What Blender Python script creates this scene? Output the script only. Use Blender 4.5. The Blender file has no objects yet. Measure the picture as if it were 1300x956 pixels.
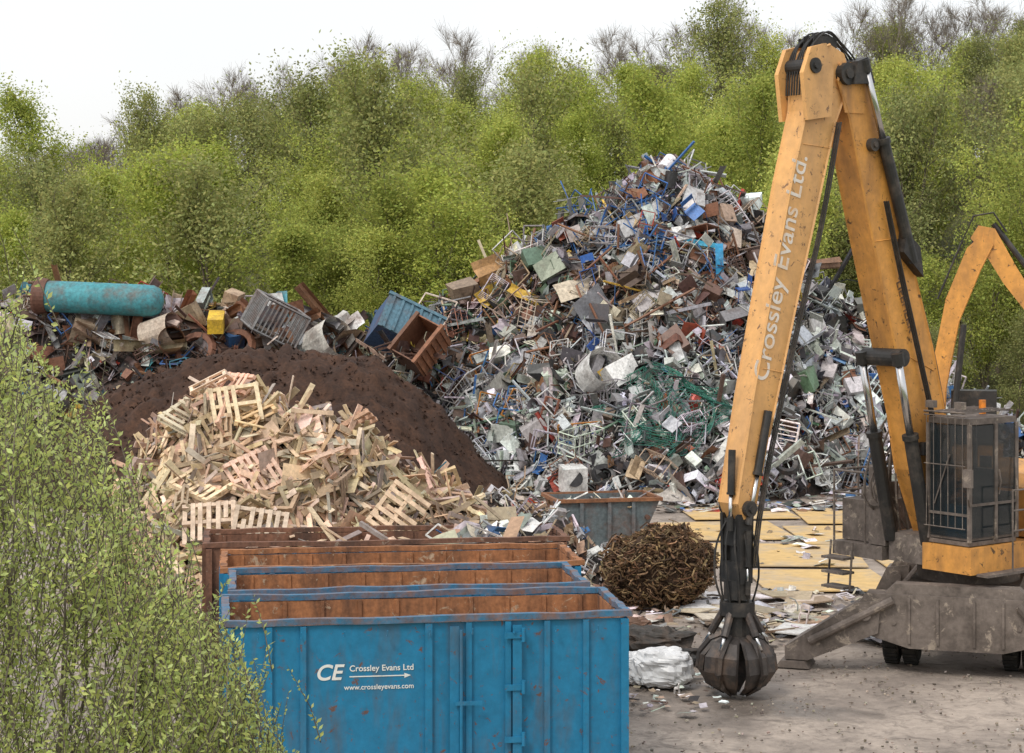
import bpy, math, random
import numpy as np
from mathutils import Vector, Matrix, noise
random.seed(7)
rng = np.random.default_rng(7)
scene = bpy.context.scene
R = random.random
U = random.uniform

# ------------------------------------------------------------------ helpers
def link(o):
    scene.collection.objects.link(o); return o

def empty(name, loc=(0,0,0), rotz=0.0, parent=None):
    e = bpy.data.objects.new(name, None); link(e)
    e.location = loc; e.rotation_euler = (0,0,rotz)
    e.empty_display_size = 0.3
    if parent: e.parent = parent
    return e

class MB:
    def __init__(s): s.V=[]; s.F=[]; s.C=[]; s.M=[]; s.n=0
    def add(s, vf, col=(1,1,1), mat=0, rot=None, pos=None):
        v,f = vf
        v = np.asarray(v,float)
        if rot is not None: v = v @ np.asarray(rot).T
        if pos is not None: v = v + np.asarray(pos)
        s.V.append(v)
        n=s.n
        for q in f: s.F.append(tuple(i+n for i in q))
        s.M.extend([mat]*len(f))
        s.C.append(np.tile(np.array([col[0],col[1],col[2],1.0]),(len(v),1)))
        s.n += len(v)
    def build(s, name, mats, parent=None, smooth=False):
        me = bpy.data.meshes.new(name)
        V = np.concatenate(s.V); C = np.concatenate(s.C)
        me.from_pydata(V.tolist(), [], s.F)
        a = me.color_attributes.new("Col",'FLOAT_COLOR','POINT')
        a.data.foreach_set("color", C.astype(np.float32).ravel())
        for m in mats: me.materials.append(m)
        me.polygons.foreach_set("material_index", s.M)
        if smooth: me.polygons.foreach_set("use_smooth",[True]*len(s.F))
        me.update()
        o = bpy.data.objects.new(name, me); link(o)
        if parent: o.parent = parent
        return o

def box(sx,sy,sz,c=(0,0,0)):
    v=[]
    for k in (-.5,.5):
        for j in (-.5,.5):
            for i in (-.5,.5): v.append((c[0]+i*sx,c[1]+j*sy,c[2]+k*sz))
    return v,[(0,2,3,1),(4,5,7,6),(0,1,5,4),(2,6,7,3),(0,4,6,2),(1,3,7,5)]
def bx(x0,x1,y0,y1,z0,z1):
    return box(x1-x0,y1-y0,z1-z0,((x0+x1)/2,(y0+y1)/2,(z0+z1)/2))
def dbox(sx,sy,sz,d):
    v,f=box(sx,sy,sz)
    v=[(a+U(-d,d),b+U(-d,d),c+U(-d,d)) for a,b,c in v]
    return v,f
def frame_axes(d):
    d = np.asarray(d,float); L=np.linalg.norm(d)+1e-9; d=d/L
    r = np.array([0,0,1.0]) if abs(d[2])<.9 else np.array([1.0,0,0])
    a = np.cross(d,r); a/=np.linalg.norm(a); b=np.cross(d,a)
    return d,a,b
def polytube(pts, r, n=5, cap=True):
    pts=[np.asarray(p,float) for p in pts]
    rs = r if hasattr(r,'__len__') else [r]*len(pts)
    V=[];F=[]
    for i,p in enumerate(pts):
        d = pts[min(i+1,len(pts)-1)]-pts[max(i-1,0)]
        d,a,b = frame_axes(d)
        for k in range(n):
            t=2*math.pi*k/n
            V.append(p+(a*math.cos(t)+b*math.sin(t))*rs[i])
    for i in range(len(pts)-1):
        for k in range(n):
            k2=(k+1)%n
            F.append((i*n+k,i*n+k2,(i+1)*n+k2,(i+1)*n+k))
    if cap and n>2:
        F.append(tuple(range(n-1,-1,-1))); m=(len(pts)-1)*n
        F.append(tuple(range(m,m+n)))
    return V,F
def prism(poly, s0, s1):
    n=len(poly)
    V=[(p[0],s0,p[1]) for p in poly]+[(p[0],s1,p[1]) for p in poly]
    F=[tuple(range(n)),tuple(range(2*n-1,n-1,-1))]
    for i in range(n):
        j=(i+1)%n; F.append((i,i+n,j+n,j))
    return V,F
def sheet(w,h,nx,ny,amp,fold=0.0):
    V=[];F=[]
    p=U(0,6);q=U(0,6);k1=U(1,3);k2=U(1,3)
    for j in range(ny+1):
        for i in range(nx+1):
            a=i/nx-.5;b=j/ny-.5
            z=amp*(math.sin(p+a*k1*3)+math.sin(q+b*k2*3))+U(-1,1)*amp*.5
            z+=fold*abs(a)
            V.append((a*w+U(-1,1)*amp*.3,b*h+U(-1,1)*amp*.3,z))
    for j in range(ny):
        for i in range(nx):
            o=j*(nx+1)+i; F.append((o,o+1,o+nx+2,o+nx+1))
    return V,F
def opencyl(r,h,n=14,dent=0.0,capb=True):
    V=[];F=[]
    for k in (0,1):
        for i in range(n):
            t=2*math.pi*i/n; rr=r*(1+U(-dent,dent))
            V.append((rr*math.cos(t),rr*math.sin(t),(k-.5)*h))
    for i in range(n):
        j=(i+1)%n;F.append((i,j,j+n,i+n))
    if capb: F.append(tuple(range(n-1,-1,-1)))
    return V,F
def channel(L,w,t):
    pr=[(-w/2,t),(-w/2,0),(w/2,0),(w/2,t)]
    V=[(x,-L/2,z) for x,z in pr]+[(x+U(-.1,.1)*L*.3,L/2,z) for x,z in pr]
    return V,[(0,1,5,4),(1,2,6,5),(2,3,7,6)]
def join(*parts):
    V=[];F=[]
    for v,f in parts:
        n=len(V);V.extend(list(map(tuple,v)));F.extend([tuple(i+n for i in q) for q in f])
    return V,F
def rectframe(w,h,r,bars=0):
    c=[(-w/2,-h/2,0),(w/2,-h/2,0),(w/2,h/2,0),(-w/2,h/2,0)]
    P=[polytube([c[i],c[(i+1)%4]],r,4) for i in range(4)]
    for b in range(bars):
        x=-w/2+w*(b+1)/(bars+1); P.append(polytube([(x,-h/2,0),(x,h/2,0)],r*.6,4))
    return join(*P)
def cage(w,d,h,r,bars):
    P=[]
    for z in (0,h/2,h):
        for a,b in (((0,0),(w,0)),((w,0),(w,d)),((w,d),(0,d)),((0,d),(0,0))): P.append(polytube([(a[0]-w/2,a[1]-d/2,z),(b[0]-w/2,b[1]-d/2,z)],r,4,False))
    for i in range(bars+1):
        x=-w/2+w*i/bars
        for y in (-d/2,d/2): P.append(polytube([(x,y,0),(x,y,h)],r*.7,3,False))
    return join(*P)
def chair(s=1.0):
    P=[]
    for y in (-.2,.2):
        P.append(polytube([(-.22*s,y*s,0),(-.18*s,y*s,.45*s),(.2*s,y*s,.45*s),(.24*s,y*s,0)],.016,4))
        P.append(polytube([(-.18*s,y*s,.45*s),(-.26*s,y*s,.9*s)],.016,4))
    P.append(box(.42*s,.42*s,.025,(0,0,.47*s)));P.append(box(.02,.42*s,.22*s,(-.25*s,0,.8*s)))
    return join(*P)
def cabinet(w,d,h):
    t=.02
    P=[box(w,t,h,(0,d/2,0)),box(t,d,h,(-w/2,0,0)),box(t,d,h,(w/2,0,0)),box(w,d,t,(0,0,h/2)),box(w,d,t,(0,0,-h/2))]
    for i in range(random.choice([1,2,3])): P.append(box(w-.05,d-.05,t,(0,0,-h/2+h*(i+1)/4)))
    v,f=join(*P);k=U(-.15,.15)
    return [(a+k*c,b,c) for a,b,c in v],f
def ring(r,t,n=14):
    return polytube([(r*math.cos(2*math.pi*i/n),r*math.sin(2*math.pi*i/n),0) for i in range(n+1)],t,5)
def bentpipe(L,r):
    p=np.zeros(3);d=np.array([1.0,0,0]);P=[p.copy()]
    for i in range(5):
        d=d+rng.normal(0,.5,3);d/=np.linalg.norm(d);p=p+d*L/5;P.append(p.copy())
    P=[q-P[3] for q in P]
    return polytube(P,r,3,False)
def rot_to(n,spin):
    n=np.asarray(n,float);n=n/np.linalg.norm(n)
    r=np.array([0,0,1.0]) if abs(n[2])<.95 else np.array([1.0,0,0])
    t=np.cross(r,n);t/=np.linalg.norm(t);b=np.cross(n,t)
    c,s=math.cos(spin),math.sin(spin)
    return np.column_stack([t*c+b*s,-t*s+b*c,n])
def rot_rand():
    return rot_to(rng.normal(0,1,3),U(0,6.28))
def jit(c,a=.15):
    k=1+U(-a,a)*1.5
    return tuple(max(0.004,x*k*(1+U(-a,a)*.5)) for x in c)
def fbm(x,y,z=0,o=4):
    return noise.fractal(Vector((x,y,z)),.9,2.1,o)

# ------------------------------------------------------------------ materials
def newmat(name):
    m=bpy.data.materials.new(name); m.use_nodes=True
    nt=m.node_tree; b=nt.nodes['Principled BSDF']; return m,nt,b
def N(nt,t,**k):
    n=nt.nodes.new(t)
    for a,v in k.items(): setattr(n,a,v)
    return n
def mixc(nt,f,a,b,mode='MIX'):
    m=N(nt,'ShaderNodeMix',data_type='RGBA',blend_type=mode)
    for s,v in ((m.inputs[0],f),(m.inputs[6],a),(m.inputs[7],b)):
        if hasattr(v,'is_output'): nt.links.new(v,s)
        elif isinstance(v,(tuple,list)): s.default_value=(v[0],v[1],v[2],1)
        else: s.default_value=v
    return m.outputs[2]
def noisetex(nt,scale,detail=4,rough=.6,vec=None,dist=0):
    n=N(nt,'ShaderNodeTexNoise'); n.inputs['Scale'].default_value=scale
    n.inputs['Detail'].default_value=min(detail,4.5); n.inputs['Roughness'].default_value=rough
    n.inputs['Distortion'].default_value=dist
    if vec: nt.links.new(vec,n.inputs['Vector'])
    return n.outputs['Fac']
def ramp(nt,f,a,b,va=0.0,vb=1.0):
    m=N(nt,'ShaderNodeMapRange'); m.inputs[1].default_value=a; m.inputs[2].default_value=b
    m.inputs[3].default_value=va; m.inputs[4].default_value=vb
    nt.links.new(f,m.inputs[0]); return m.outputs[0]
def bump(nt,b,h,s,d=.02):
    n=N(nt,'ShaderNodeBump'); n.inputs['Strength'].default_value=s; n.inputs['Distance'].default_value=d
    nt.links.new(h,n.inputs['Height']); nt.links.new(n.outputs[0],b.inputs['Normal'])
def geo(nt): return N(nt,'ShaderNodeNewGeometry').outputs['Position']
def surf(name,base=None,dirt=(.1,.05,.03),da=.5,db=.7,dscale=2.0,rough=.6,metal=0.0,var=.35,vscale=18,bs=0,maxd=1.0,streak=False,chips=None):
    m,nt,b=newmat(name)
    tc=N(nt,'ShaderNodeTexCoord').outputs['Object']
    if base is None:
        at=N(nt,'ShaderNodeAttribute',attribute_name='Col'); col=at.outputs['Color']
    else: col=base
    v=tc
    if streak:
        mp=N(nt,'ShaderNodeMapping'); mp.inputs['Scale'].default_value=(1,1,.25); nt.links.new(tc,mp.inputs[0]); v=mp.outputs[0]
    f1=noisetex(nt,dscale,5,.7,v,.3 if streak else 0); fd=ramp(nt,f1,da,db,0,maxd)
    c=mixc(nt,fd,col,dirt)
    if chips:
        f3=noisetex(nt,chips[1],5,.75,tc,.6);c=mixc(nt,ramp(nt,f3,chips[2],chips[2]+.06,0,.9),c,chips[0])
    f2=noisetex(nt,vscale,3,.7,tc); g=ramp(nt,f2,.25,.75,1-var,1+var)
    hc=N(nt,'ShaderNodeCombineColor')
    for i in range(3): nt.links.new(g,hc.inputs[i])
    c=mixc(nt,1.0,c,hc.outputs[0],'MULTIPLY')
    nt.links.new(c,b.inputs['Base Color'])
    b.inputs['Roughness'].default_value=rough; b.inputs['Metallic'].default_value=metal
    if bs>0: bump(nt,b,f2,bs,.02)
    return m

M_scrap=surf('scrap_metal',None,(.11,.07,.05),.52,.74,1.7,.45,.15,.4,9,0,.65)
M_junk=surf('rusty_metal_junk',None,(.13,.055,.03),.45,.70,1.2,.65,.05,.4,9,0,.75)
M_wood=surf('pallet_wood',None,(.24,.16,.10),.46,.74,1.3,.8,0,.28,10,0,.7)
M_waste=surf('mixed_waste',None,(.15,.1,.07),.50,.72,1.5,.7,0,.3,9,0,.7)
M_root=surf('brown_fibres',None,(.06,.03,.015),.5,.75,3,.9,0,.4,20,0,.6)
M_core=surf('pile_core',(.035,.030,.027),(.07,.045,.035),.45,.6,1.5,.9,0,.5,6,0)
M_soil=surf('rust_swarf',(.038,.019,.012),(.075,.036,.02),.42,.7,1.1,.95,0,.5,9,.6)
M_blue=surf('blue_painted_steel',(.012,.18,.345),(.10,.085,.08),.50,.78,2.0,.5,0,.18,5,.1,.7,True,((.15,.06,.03),6,.60))
M_rim=surf('rusted_blue_rim',(.03,.15,.27),(.21,.10,.055),.36,.66,3.2,.65,0,.3,7,.1,.85,False,((.10,.05,.03),11,.60))
M_rust=surf('rusted_steel',(.36,.155,.065),(.10,.05,.03),.43,.66,1.7,.85,0,.35,11,.3,.9,True,((.42,.32,.22),3,.6))
M_rustd=surf('dark_rusted_steel',(.19,.09,.055),(.06,.035,.025),.45,.66,1.7,.85,0,.35,11,.3,.9,True,((.30,.24,.18),3,.6))
M_orange=surf('faded_orange_paint',(.74,.40,.14),(.42,.25,.13),.42,.76,1.0,.5,0,.15,4,.06,.7,True,((.12,.065,.04),6,.60))
M_orange2=surf('worn_orange_paint',(.66,.31,.07),(.18,.095,.05),.45,.74,1.1,.5,0,.2,4,.06,.8,True,((.06,.035,.02),6,.60))
M_dust=surf('dusty_grey_steel',(.17,.14,.12),(.07,.055,.045),.43,.65,1.3,.75,0,.3,9,.2,.8,False,((.30,.25,.20),3,.58))
M_black=surf('black_steel',(.022,.021,.02),(.12,.095,.075),.5,.75,2,.55,0,.3,9,.15,.7)
M_rubber=surf('rubber',(.025,.024,.023),(.12,.10,.08),.5,.7,2,.9,0,.3,9,.2,.6)
M_white=surf('white_lettering',(.75,.75,.72),(.3,.42,.5),.52,.8,4,.6,0,.05,9,0,.7)
M_whitef=surf('faded_white_lettering',(.78,.72,.65),(.70,.44,.22),.44,.70,2.5,.6,0,.05,9,0,.85)
M_darklet=surf('faded_dark_lettering',(.10,.06,.04),(.5,.24,.07),.4,.7,3,.6,0,.05,9,0,.8)
M_plastic=surf('white_plastic',(.7,.71,.72),(.35,.33,.3),.5,.75,3,.3,0,.12,6,.2,.6)
M_plate=surf('yellow_road_plate',(.60,.41,.17),(.42,.35,.26),.47,.66,.5,.8,0,.15,3,.1,.85,False,((.25,.20,.15),2,.62))
M_chrome,_n,_b=newmat('chrome_rod'); _b.inputs['Base Color'].default_value=(.6,.6,.6,1);_b.inputs['Metallic'].default_value=1;_b.inputs['Roughness'].default_value=.25
M_glass,_n,_b=newmat('tinted_glass'); _b.inputs['Base Color'].default_value=(.03,.04,.045,1);_b.inputs['Roughness'].default_value=.04;_b.inputs['Alpha'].default_value=.5;_b.inputs['Specular IOR Level'].default_value=.9
M_bark=surf('bark',(.17,.14,.11),(.07,.055,.04),.5,.7,3,.9,0,.2,9)
M_twig=surf('bare_twigs',(.25,.21,.17),(.17,.15,.12),.5,.7,1,.9,0,.2,9)

def leafmat(name,ca,cb,cc,tr=.35):
    m=bpy.data.materials.new(name);m.use_nodes=True;nt=m.node_tree;nt.nodes.clear()
    out=N(nt,'ShaderNodeOutputMaterial');at=N(nt,'ShaderNodeAttribute',attribute_name='Col')
    oi=N(nt,'ShaderNodeObjectInfo')
    cr=N(nt,'ShaderNodeValToRGB');cr.color_ramp.elements[0].color=(*ca,1);cr.color_ramp.elements[1].color=(*cc,1)
    e=cr.color_ramp.elements.new(.5);e.color=(*cb,1)
    nt.links.new(oi.outputs['Random'],cr.inputs[0])
    c=mixc(nt,1.0,cr.outputs[0],at.outputs['Color'],'MULTIPLY')
    d=N(nt,'ShaderNodeBsdfDiffuse');t=N(nt,'ShaderNodeBsdfTranslucent');mx=N(nt,'ShaderNodeMixShader');mx.inputs[0].default_value=tr
    nt.links.new(c,d.inputs[0]);nt.links.new(c,t.inputs[0]);nt.links.new(d.outputs[0],mx.inputs[1]);nt.links.new(t.outputs[0],mx.inputs[2])
    nt.links.new(mx.outputs[0],out.inputs[0]);return m
M_leaf=leafmat('spring_leaves',(.34,.38,.10),(.42,.48,.11),(.50,.54,.15),.4)
M_leafo=leafmat('olive_leaves',(.27,.29,.12),(.32,.34,.13),(.38,.40,.15),.35)
M_leafw=leafmat('willow_leaves',(.58,.64,.24),(.58,.64,.24),(.58,.64,.24),.42)

# ------------------------------------------------------------------ world + light
w=bpy.data.worlds.new("World");scene.world=w;w.use_nodes=True;nt=w.node_tree;nt.nodes.clear()
SUN_EL,SUN_AZ=math.radians(52),math.radians(215)
out=N(nt,'ShaderNodeOutputWorld');sky=N(nt,'ShaderNodeTexSky',sky_type='NISHITA');sky.sun_disc=False
sky.sun_elevation=SUN_EL;sky.sun_rotation=SUN_AZ;sky.dust_density=5.0
b1=N(nt,'ShaderNodeBackground');b1.inputs[1].default_value=.05;nt.links.new(sky.outputs[0],b1.inputs[0])
tc=N(nt,'ShaderNodeTexCoord');nz=noisetex(nt,1.6,4,.55,tc.outputs['Generated'])
cl=mixc(nt,ramp(nt,nz,.3,.7),(.86,.86,.87),(1.0,.99,.97))
b2=N(nt,'ShaderNodeBackground');nt.links.new(cl,b2.inputs[0]);b2.inputs[1].default_value=.95
ad=N(nt,'ShaderNodeAddShader');nt.links.new(b1.outputs[0],ad.inputs[0]);nt.links.new(b2.outputs[0],ad.inputs[1]);nt.links.new(ad.outputs[0],out.inputs[0])
sl=bpy.data.lights.new('sun','SUN');sl.energy=1.45;sl.angle=math.radians(14);sl.color=(1,.965,.90)
so=link(bpy.data.objects.new('sun',sl))
sd=Vector((math.sin(SUN_AZ)*math.cos(SUN_EL),math.cos(SUN_AZ)*math.cos(SUN_EL),math.sin(SUN_EL)))
so.rotation_euler=sd.to_track_quat('Z','Y').to_euler();so.location=(0,0,60)
scene.view_settings.view_transform='Standard';scene.view_settings.look='None';scene.view_settings.exposure=0

# ------------------------------------------------------------------ camera
cam=bpy.data.cameras.new('camera');co=link(bpy.data.objects.new('camera',cam))
cam.sensor_width=36;cam.lens=69.23;cam.shift_y=-139/1300;cam.clip_end=6000
co.location=(0,0,8);co.rotation_euler=(math.radians(90),0,0);scene.camera=co

# ------------------------------------------------------------------ terrain
def sm(t): t=min(1,max(0,t)); return t*t*(3-2*t)
HX=[-400,-60,-36,-24,-14,0,18,40,400];HZ=[4,4,5.5,10,12.2,13.0,15.2,17,17]
def terrain(x,y):
    z=0.0
    if y<27: z=6.3*sm((27-y)/25)
    if y>88:
        t=min(1.0,(y-88)/62); z=float(np.interp(x,HX,HZ))*(t**.9)+ .5*fbm(x*.1,y*.1)*min(1,(y-88)/8)
    elif 27<y<88: z=.03*fbm(x*.3,y*.3)-.03
    return z
xs=sorted(set([-2500,-1200,-600,-300,-150]+list(np.arange(-90,91,2.0))+[150,300,600,1200,2500]))
ys=sorted(set([-2500,-1000,-300,-80,-30,-10]+list(np.arange(0,160,2.0))+[180,220,300,500,1000,2500,4000]))
mb=MB();V=[(x,y,terrain(x,y)) for y in ys for x in xs];nx=len(xs)
F=[(j*nx+i,j*nx+i+1,(j+1)*nx+i+1,(j+1)*nx+i) for j in range(len(ys)-1) for i in range(nx-1)]
mb.add((V,F))
M_ground,nt,b=newmat('yard_ground')
p=geo(nt);sx=N(nt,'ShaderNodeSeparateXYZ');nt.links.new(p,sx.inputs[0])
n1=noisetex(nt,.35,5,.65,p,.5);n2=noisetex(nt,6,4,.7,p);n3=noisetex(nt,.16,4,.6,p,.6);n4=noisetex(nt,1.6,5,.75,p,1.0)
yard=mixc(nt,ramp(nt,n1,.38,.62),(.28,.235,.20),(.48,.405,.34))
yard=mixc(nt,ramp(nt,n3,.54,.64,0,.7),yard,(.11,.092,.08))
yard=mixc(nt,ramp(nt,n4,.50,.66,0,.75),yard,(.15,.125,.105))
yard=mixc(nt,ramp(nt,n2,.3,.75,.0,.4),yard,(.10,.085,.072))
hill=mixc(nt,ramp(nt,n2,.35,.65),(.09,.105,.035),(.13,.12,.06))
f=ramp(nt,sx.outputs[1],84,90);c=mixc(nt,f,yard,hill)
f=ramp(nt,sx.outputs[1],25,28,1,0);c=mixc(nt,f,c,mixc(nt,ramp(nt,n4,.4,.6),(.18,.23,.07),(.09,.09,.04)))
nt.links.new(c,b.inputs['Base Color'])
rr=ramp(nt,n3,.55,.62,.85,.35);nt.links.new(rr,b.inputs['Roughness']);bump(nt,b,n2,.7,.06)
ground=mb.build('ground',[M_ground],smooth=True)

# ------------------------------------------------------------------ heaps
def heap(px,pz,ridge,slope,lump=.4,ls=.35,seed=0):
    def h(x,y):
        t=float(np.interp(x,px,pz))
        return t-slope*(math.sqrt((y-ridge)**2+.25)-.5)+lump*fbm(x*ls,y*ls,seed)
    return h
def heapmesh(mb,h,x0,x1,y0,y1,st,col=(1,1,1),rough=0,mat=0):
    X=np.arange(x0,x1,st);Y=np.arange(y0,y1,st);V=[];
    for y in Y:
        for x in X:
            z=h(x,y)
            if rough and z>-.5: z+=rough*fbm(x*2.2,y*2.2,3,3)
            V.append((x,y,max(z,-.6)))
    n=len(X);F=[]
    for j in range(len(Y)-1):
        for i in range(n-1):
            q=(j*n+i,j*n+i+1,(j+1)*n+i+1,(j+1)*n+i)
            if max(V[k][2] for k in q)>-.5: F.append(q)
    mb.add((V,F),col,mat)
def nrm(h,x,y,e=.3):
    n=np.array([h(x-e,y)-h(x+e,y),h(x,y-e)-h(x,y+e),2*e]);return n/np.linalg.norm(n)

RD=(.11,.065,.05);RO=(.22,.105,.058);GR=(.22,.22,.22);LG=(.44,.44,.44);WH=(.74,.74,.72);DK=(.04,.04,.042)
TN=(.36,.28,.19);BL=(.04,.12,.30);GN=(.12,.19,.13);TL=(.05,.24,.30);YE=(.60,.40,.07);RE=(.40,.06,.04);SV=(.54,.55,.57);CR=(.54,.48,.38)
def pick(pal):
    t=R()*sum(w for w,_ in pal)
    for w_,c in pal:
        t-=w_
        if t<=0: return jit(c,.2)
    return jit(pal[-1][1])
P_top=[(3.6,RD),(2.3,RO),(5,GR),(4.5,LG),(1.3,WH),(3.5,DK),(1.5,BL),(1.8,TN),(.25,RE),(.1,YE),(2.8,SV)]
P_mid=[(4,RD),(3,RO),(4,GR),(3.4,LG),(.9,WH),(2.6,DK),(.5,BL),(3.2,TN),(.15,RE),(.1,YE),(1.7,CR),(.4,GN),(1.2,SV)]
P_low=[(1.5,RD),(.7,RO),(6,GR),(7,LG),(3.2,WH),(3.6,DK),(.6,BL),(.8,TN),(.3,RE),(.08,YE),(6,SV),(.3,GN)]
P_left=[(3.3,RD),(2,RO),(3,GR),(2.6,LG),(.7,WH),(2,DK),(.4,BL),(2.4,TN),(.2,YE),(1.9,GN),(1.4,CR)]
def piece(s):
    k=R()
    if k<.14: return sheet(s*U(.5,1.4),s*U(.35,1.0),3,3,s*.08,s*U(0,.5))
    if k<.21: return dbox(s*U(.4,1.0),s*U(.25,.75),s*U(.1,.55),s*.06)
    if k<.43: return polytube([(-s*U(.5,1.7),0,0),(s*U(.0,.3),U(-.1,.1)*s,0),(s*U(.5,1.7),U(-.2,.2)*s,U(-.1,.1)*s)],s*U(.02,.045)+.01,4)
    if k<.58: return channel(s*U(1,2.8),s*U(.08,.2),s*U(.05,.14))
    if k<.70: return rectframe(s*U(.8,2.0),s*U(.5,1.2),.018+.012*s,random.choice([0,1,2,5]))
    if k<.75: return chair(s*U(.8,1.3))
    if k<.79: return opencyl(s*U(.2,.36),s*U(.3,1.0),10,.12)
    if k<.82: return ring(s*U(.25,.45),.02+.03*s,12)
    if k<.92: return bentpipe(s*U(1.2,3.2),.012+.014*s)
    return sheet(s*.9,s*.8,4,4,s*.2)
def bigpiece(s):
    k=R()
    if k<.14: return cabinet(s*U(.5,.9),s*U(.3,.5),s*U(.8,1.4))
    if k<.26: return dbox(s*U(.6,1.1),s*U(.4,.7),s*U(.3,.7),s*.06)
    if k<.44: return cage(s*U(.8,1.3),s*U(.5,.8),s*U(.5,.9),.02,6)
    if k<.70: return rectframe(s*U(1.2,2.2),s*U(.7,1.2),.035,random.choice([0,2,4,8]))
    if k<.85: return sheet(s*U(.8,1.6),s*U(.5,1.0),4,3,s*.09,s*U(0,.4))
    if k<.93: return channel(s*U(2,3.5),.2,.12)
    return opencyl(s*U(.25,.4),s*U(.7,1.1),14,.06)

def scatter(mb,h,n,x0,x1,y0,y1,palf,smin,smax,off=.0,hmin=.05,tilt=.7,pf=piece,front=True):
    c=0;tr=0
    while c<n and tr<n*20:
        tr+=1
        x=U(x0,x1);y=U(y0,y1);z=h(x,y)
        if z<hmin: continue
        s=smin*(smax/smin)**(R()**1.5)
        nn=nrm(h,x,y)+rng.normal(0,tilt,3)*np.array([1,1,.6])
        mb.add(pf(s),palf(x,y,z),0,rot_to(nn,U(0,6.28)),(x,y,z+off+U(-.1,.25)*s))
        c+=1

# --- main scrap mound
SX=[-9,-6.5,-5.3,-3.5,-1.9,-.6,0,1.56,3.1,4.7,5.9,7.2,8.4,9.7,10.5,11.3,12.8,14,14.8,16.5,19.7,22,25]
SZ=[2.2,4.2,5.0,5.6,6.4,6.9,8.1,9.2,10.0,10.8,11.4,11.3,10.7,9.8,8.7,7.5,6.3,5.9,4.3,3.0,1.8,.7,-.7]
hs=heap(SX,SZ,78,1.02,1.1,.5,1.3)
def pal_s(x,y,z):
    q=z+1.6*fbm(x*.35,y*.35,9)
    if x<2.2 and z>3.2: return pick(P_left)
    if x>11.5: return pick(P_low)
    if q>8.2: return pick(P_top)
    if q>5.3: return pick(P_mid)
    return pick(P_low)
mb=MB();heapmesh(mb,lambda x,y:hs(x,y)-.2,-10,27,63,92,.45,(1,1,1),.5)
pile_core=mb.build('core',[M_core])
mb=MB()
scatter(mb,hs,900,-8,25,64,86,pal_s,.8,1.9,-.15)
scatter(mb,hs,9300,-8,25,64,79,pal_s,.2,1.1,.04)
scatter(mb,hs,600,-8,25,78,91,pal_s,.4,1.6,.0)
scatter(mb,hs,4400,-8,25,64,79,pal_s,.12,.4,.15)
scatter(mb,hs,560,-6,20,65,78.5,pal_s,.7,1.25,.10,.3,.9,bigpiece)
pile=empty('scrap_metal_pile')
def yface(h,x,z,ridge,lo):
    y=ridge
    while y>lo and h(x,y)>z: y-=.15
    return y
def feat(vf,x,z,col,n=(0,-1,.6),spin=0.,off=.3,h=hs,mbx=None,ridge=78):
    y=yface(h,x,z,ridge,60)-off
    (mbx or mb).add(vf,col,0,rot_to(n,spin),(x,y,z))
    return y
feat(dbox(1.5,1.1,.6,.12),5.9,11.75,(.17,.08,.05),(.4,-.5,1),.4,.2)
feat(rectframe(1.6,1.0,.05,3),6.3,12.1,RD,(.5,-.6,1),.2,0)
feat(sheet(1.3,.8,3,3,.08),2.0,9.5,BL,(-.2,-1,.8),.2)
feat(sheet(1.0,.8,3,3,.08,.3),1.5,9.1,(.03,.1,.25),(-.4,-1,.4),.7)
for i in range(26): feat(polytube([(-1.0,0,0),(1.0,0,U(-.2,.2))],.028,5),U(2.2,5.4),U(8.6,10.7),jit((.035,.12,.32)),(U(-1,1),-1,U(0,1)),U(0,3),.25)
for i in range(14): feat(rectframe(U(1,1.8),U(.6,1.1),.03,2),U(2.4,5.8),U(8.2,10.7),jit((.035,.12,.32)),(U(-1,1),-1,U(0,1)),U(0,3),.3)
for i in range(26): feat(chair(U(.9,1.4)),U(1.5,9.5),U(4,10.4),jit(random.choice([(.04,.12,.34),(.04,.12,.34),LG,(.30,.07,.04),GR])),rng.normal(0,1,3),U(0,6),.3)
for i in range(18): feat(rectframe(U(1,1.8),U(.7,1.0),.03,2),U(-2,3),U(2.0,5.0),jit(random.choice([(.05,.15,.35),LG,SV,(.5,.2,.04)])),(U(-1,1),-1,U(0,1)),U(0,3),.3)
feat(sheet(1.3,1.0,3,3,.1,.4),-.9,7.9,(.42,.24,.10),(.3,-1,.3),.4,.3)
feat(sheet(1.7,.7,3,3,.1,.2),-.6,7.0,YE,(.1,-1,.5),.6,.4)
feat(sheet(1.4,.4,3,3,.07),.5,6.9,YE,(-.1,-1,.5),-.5,.4)
feat(dbox(1.0,.7,1.2,.08),.9,8.2,(.14,.22,.16),(.2,-1,.5),.2,.3)
feat(dbox(1.1,.8,.8,.08),1.5,7.9,(.2,.23,.17),(-.2,-1,.4),.6,.3)
feat(dbox(1.1,.8,.9,.1),-1.9,7.0,(.27,.20,.14),(-.2,-.6,1),.6,.1)
feat(sheet(2.0,.9,3,2,.05),2.6,7.2,(.58,.50,.38),(.2,-1,1.1),.25,.5)
feat(sheet(1.7,.8,3,2,.05),5.2,7.4,(.50,.44,.36),(.3,-1,.8),-.3,.4)
feat(dbox(1.1,.7,.4,.06),4.6,9.5,LG,(.2,-1,.5),.4,.3)
feat(dbox(.7,.5,.7,.06),5.4,10.1,WH,(.4,-1,.5),.8,.3)
feat(dbox(.8,.6,.4,.06),6.5,9.2,WH,(.1,-1,.9),.2,.3)
feat(dbox(.9,.8,.5,.06),7.0,10.6,LG,(.3,-1,.9),1.2,.3)
feat(sheet(.3,1.8,1,3,.03),7.8,8.0,(.03,.28,.52),(0,-1,.15),0,.6)
feat(sheet(1.4,.2,3,1,.03),7.2,8.9,(.03,.29,.44),(0,-1,.3),-.2,.6)
feat(opencyl(.75,1.1,16,.08),3.2,4.2,WH,(.5,-1,.6),.3,.5)
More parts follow.
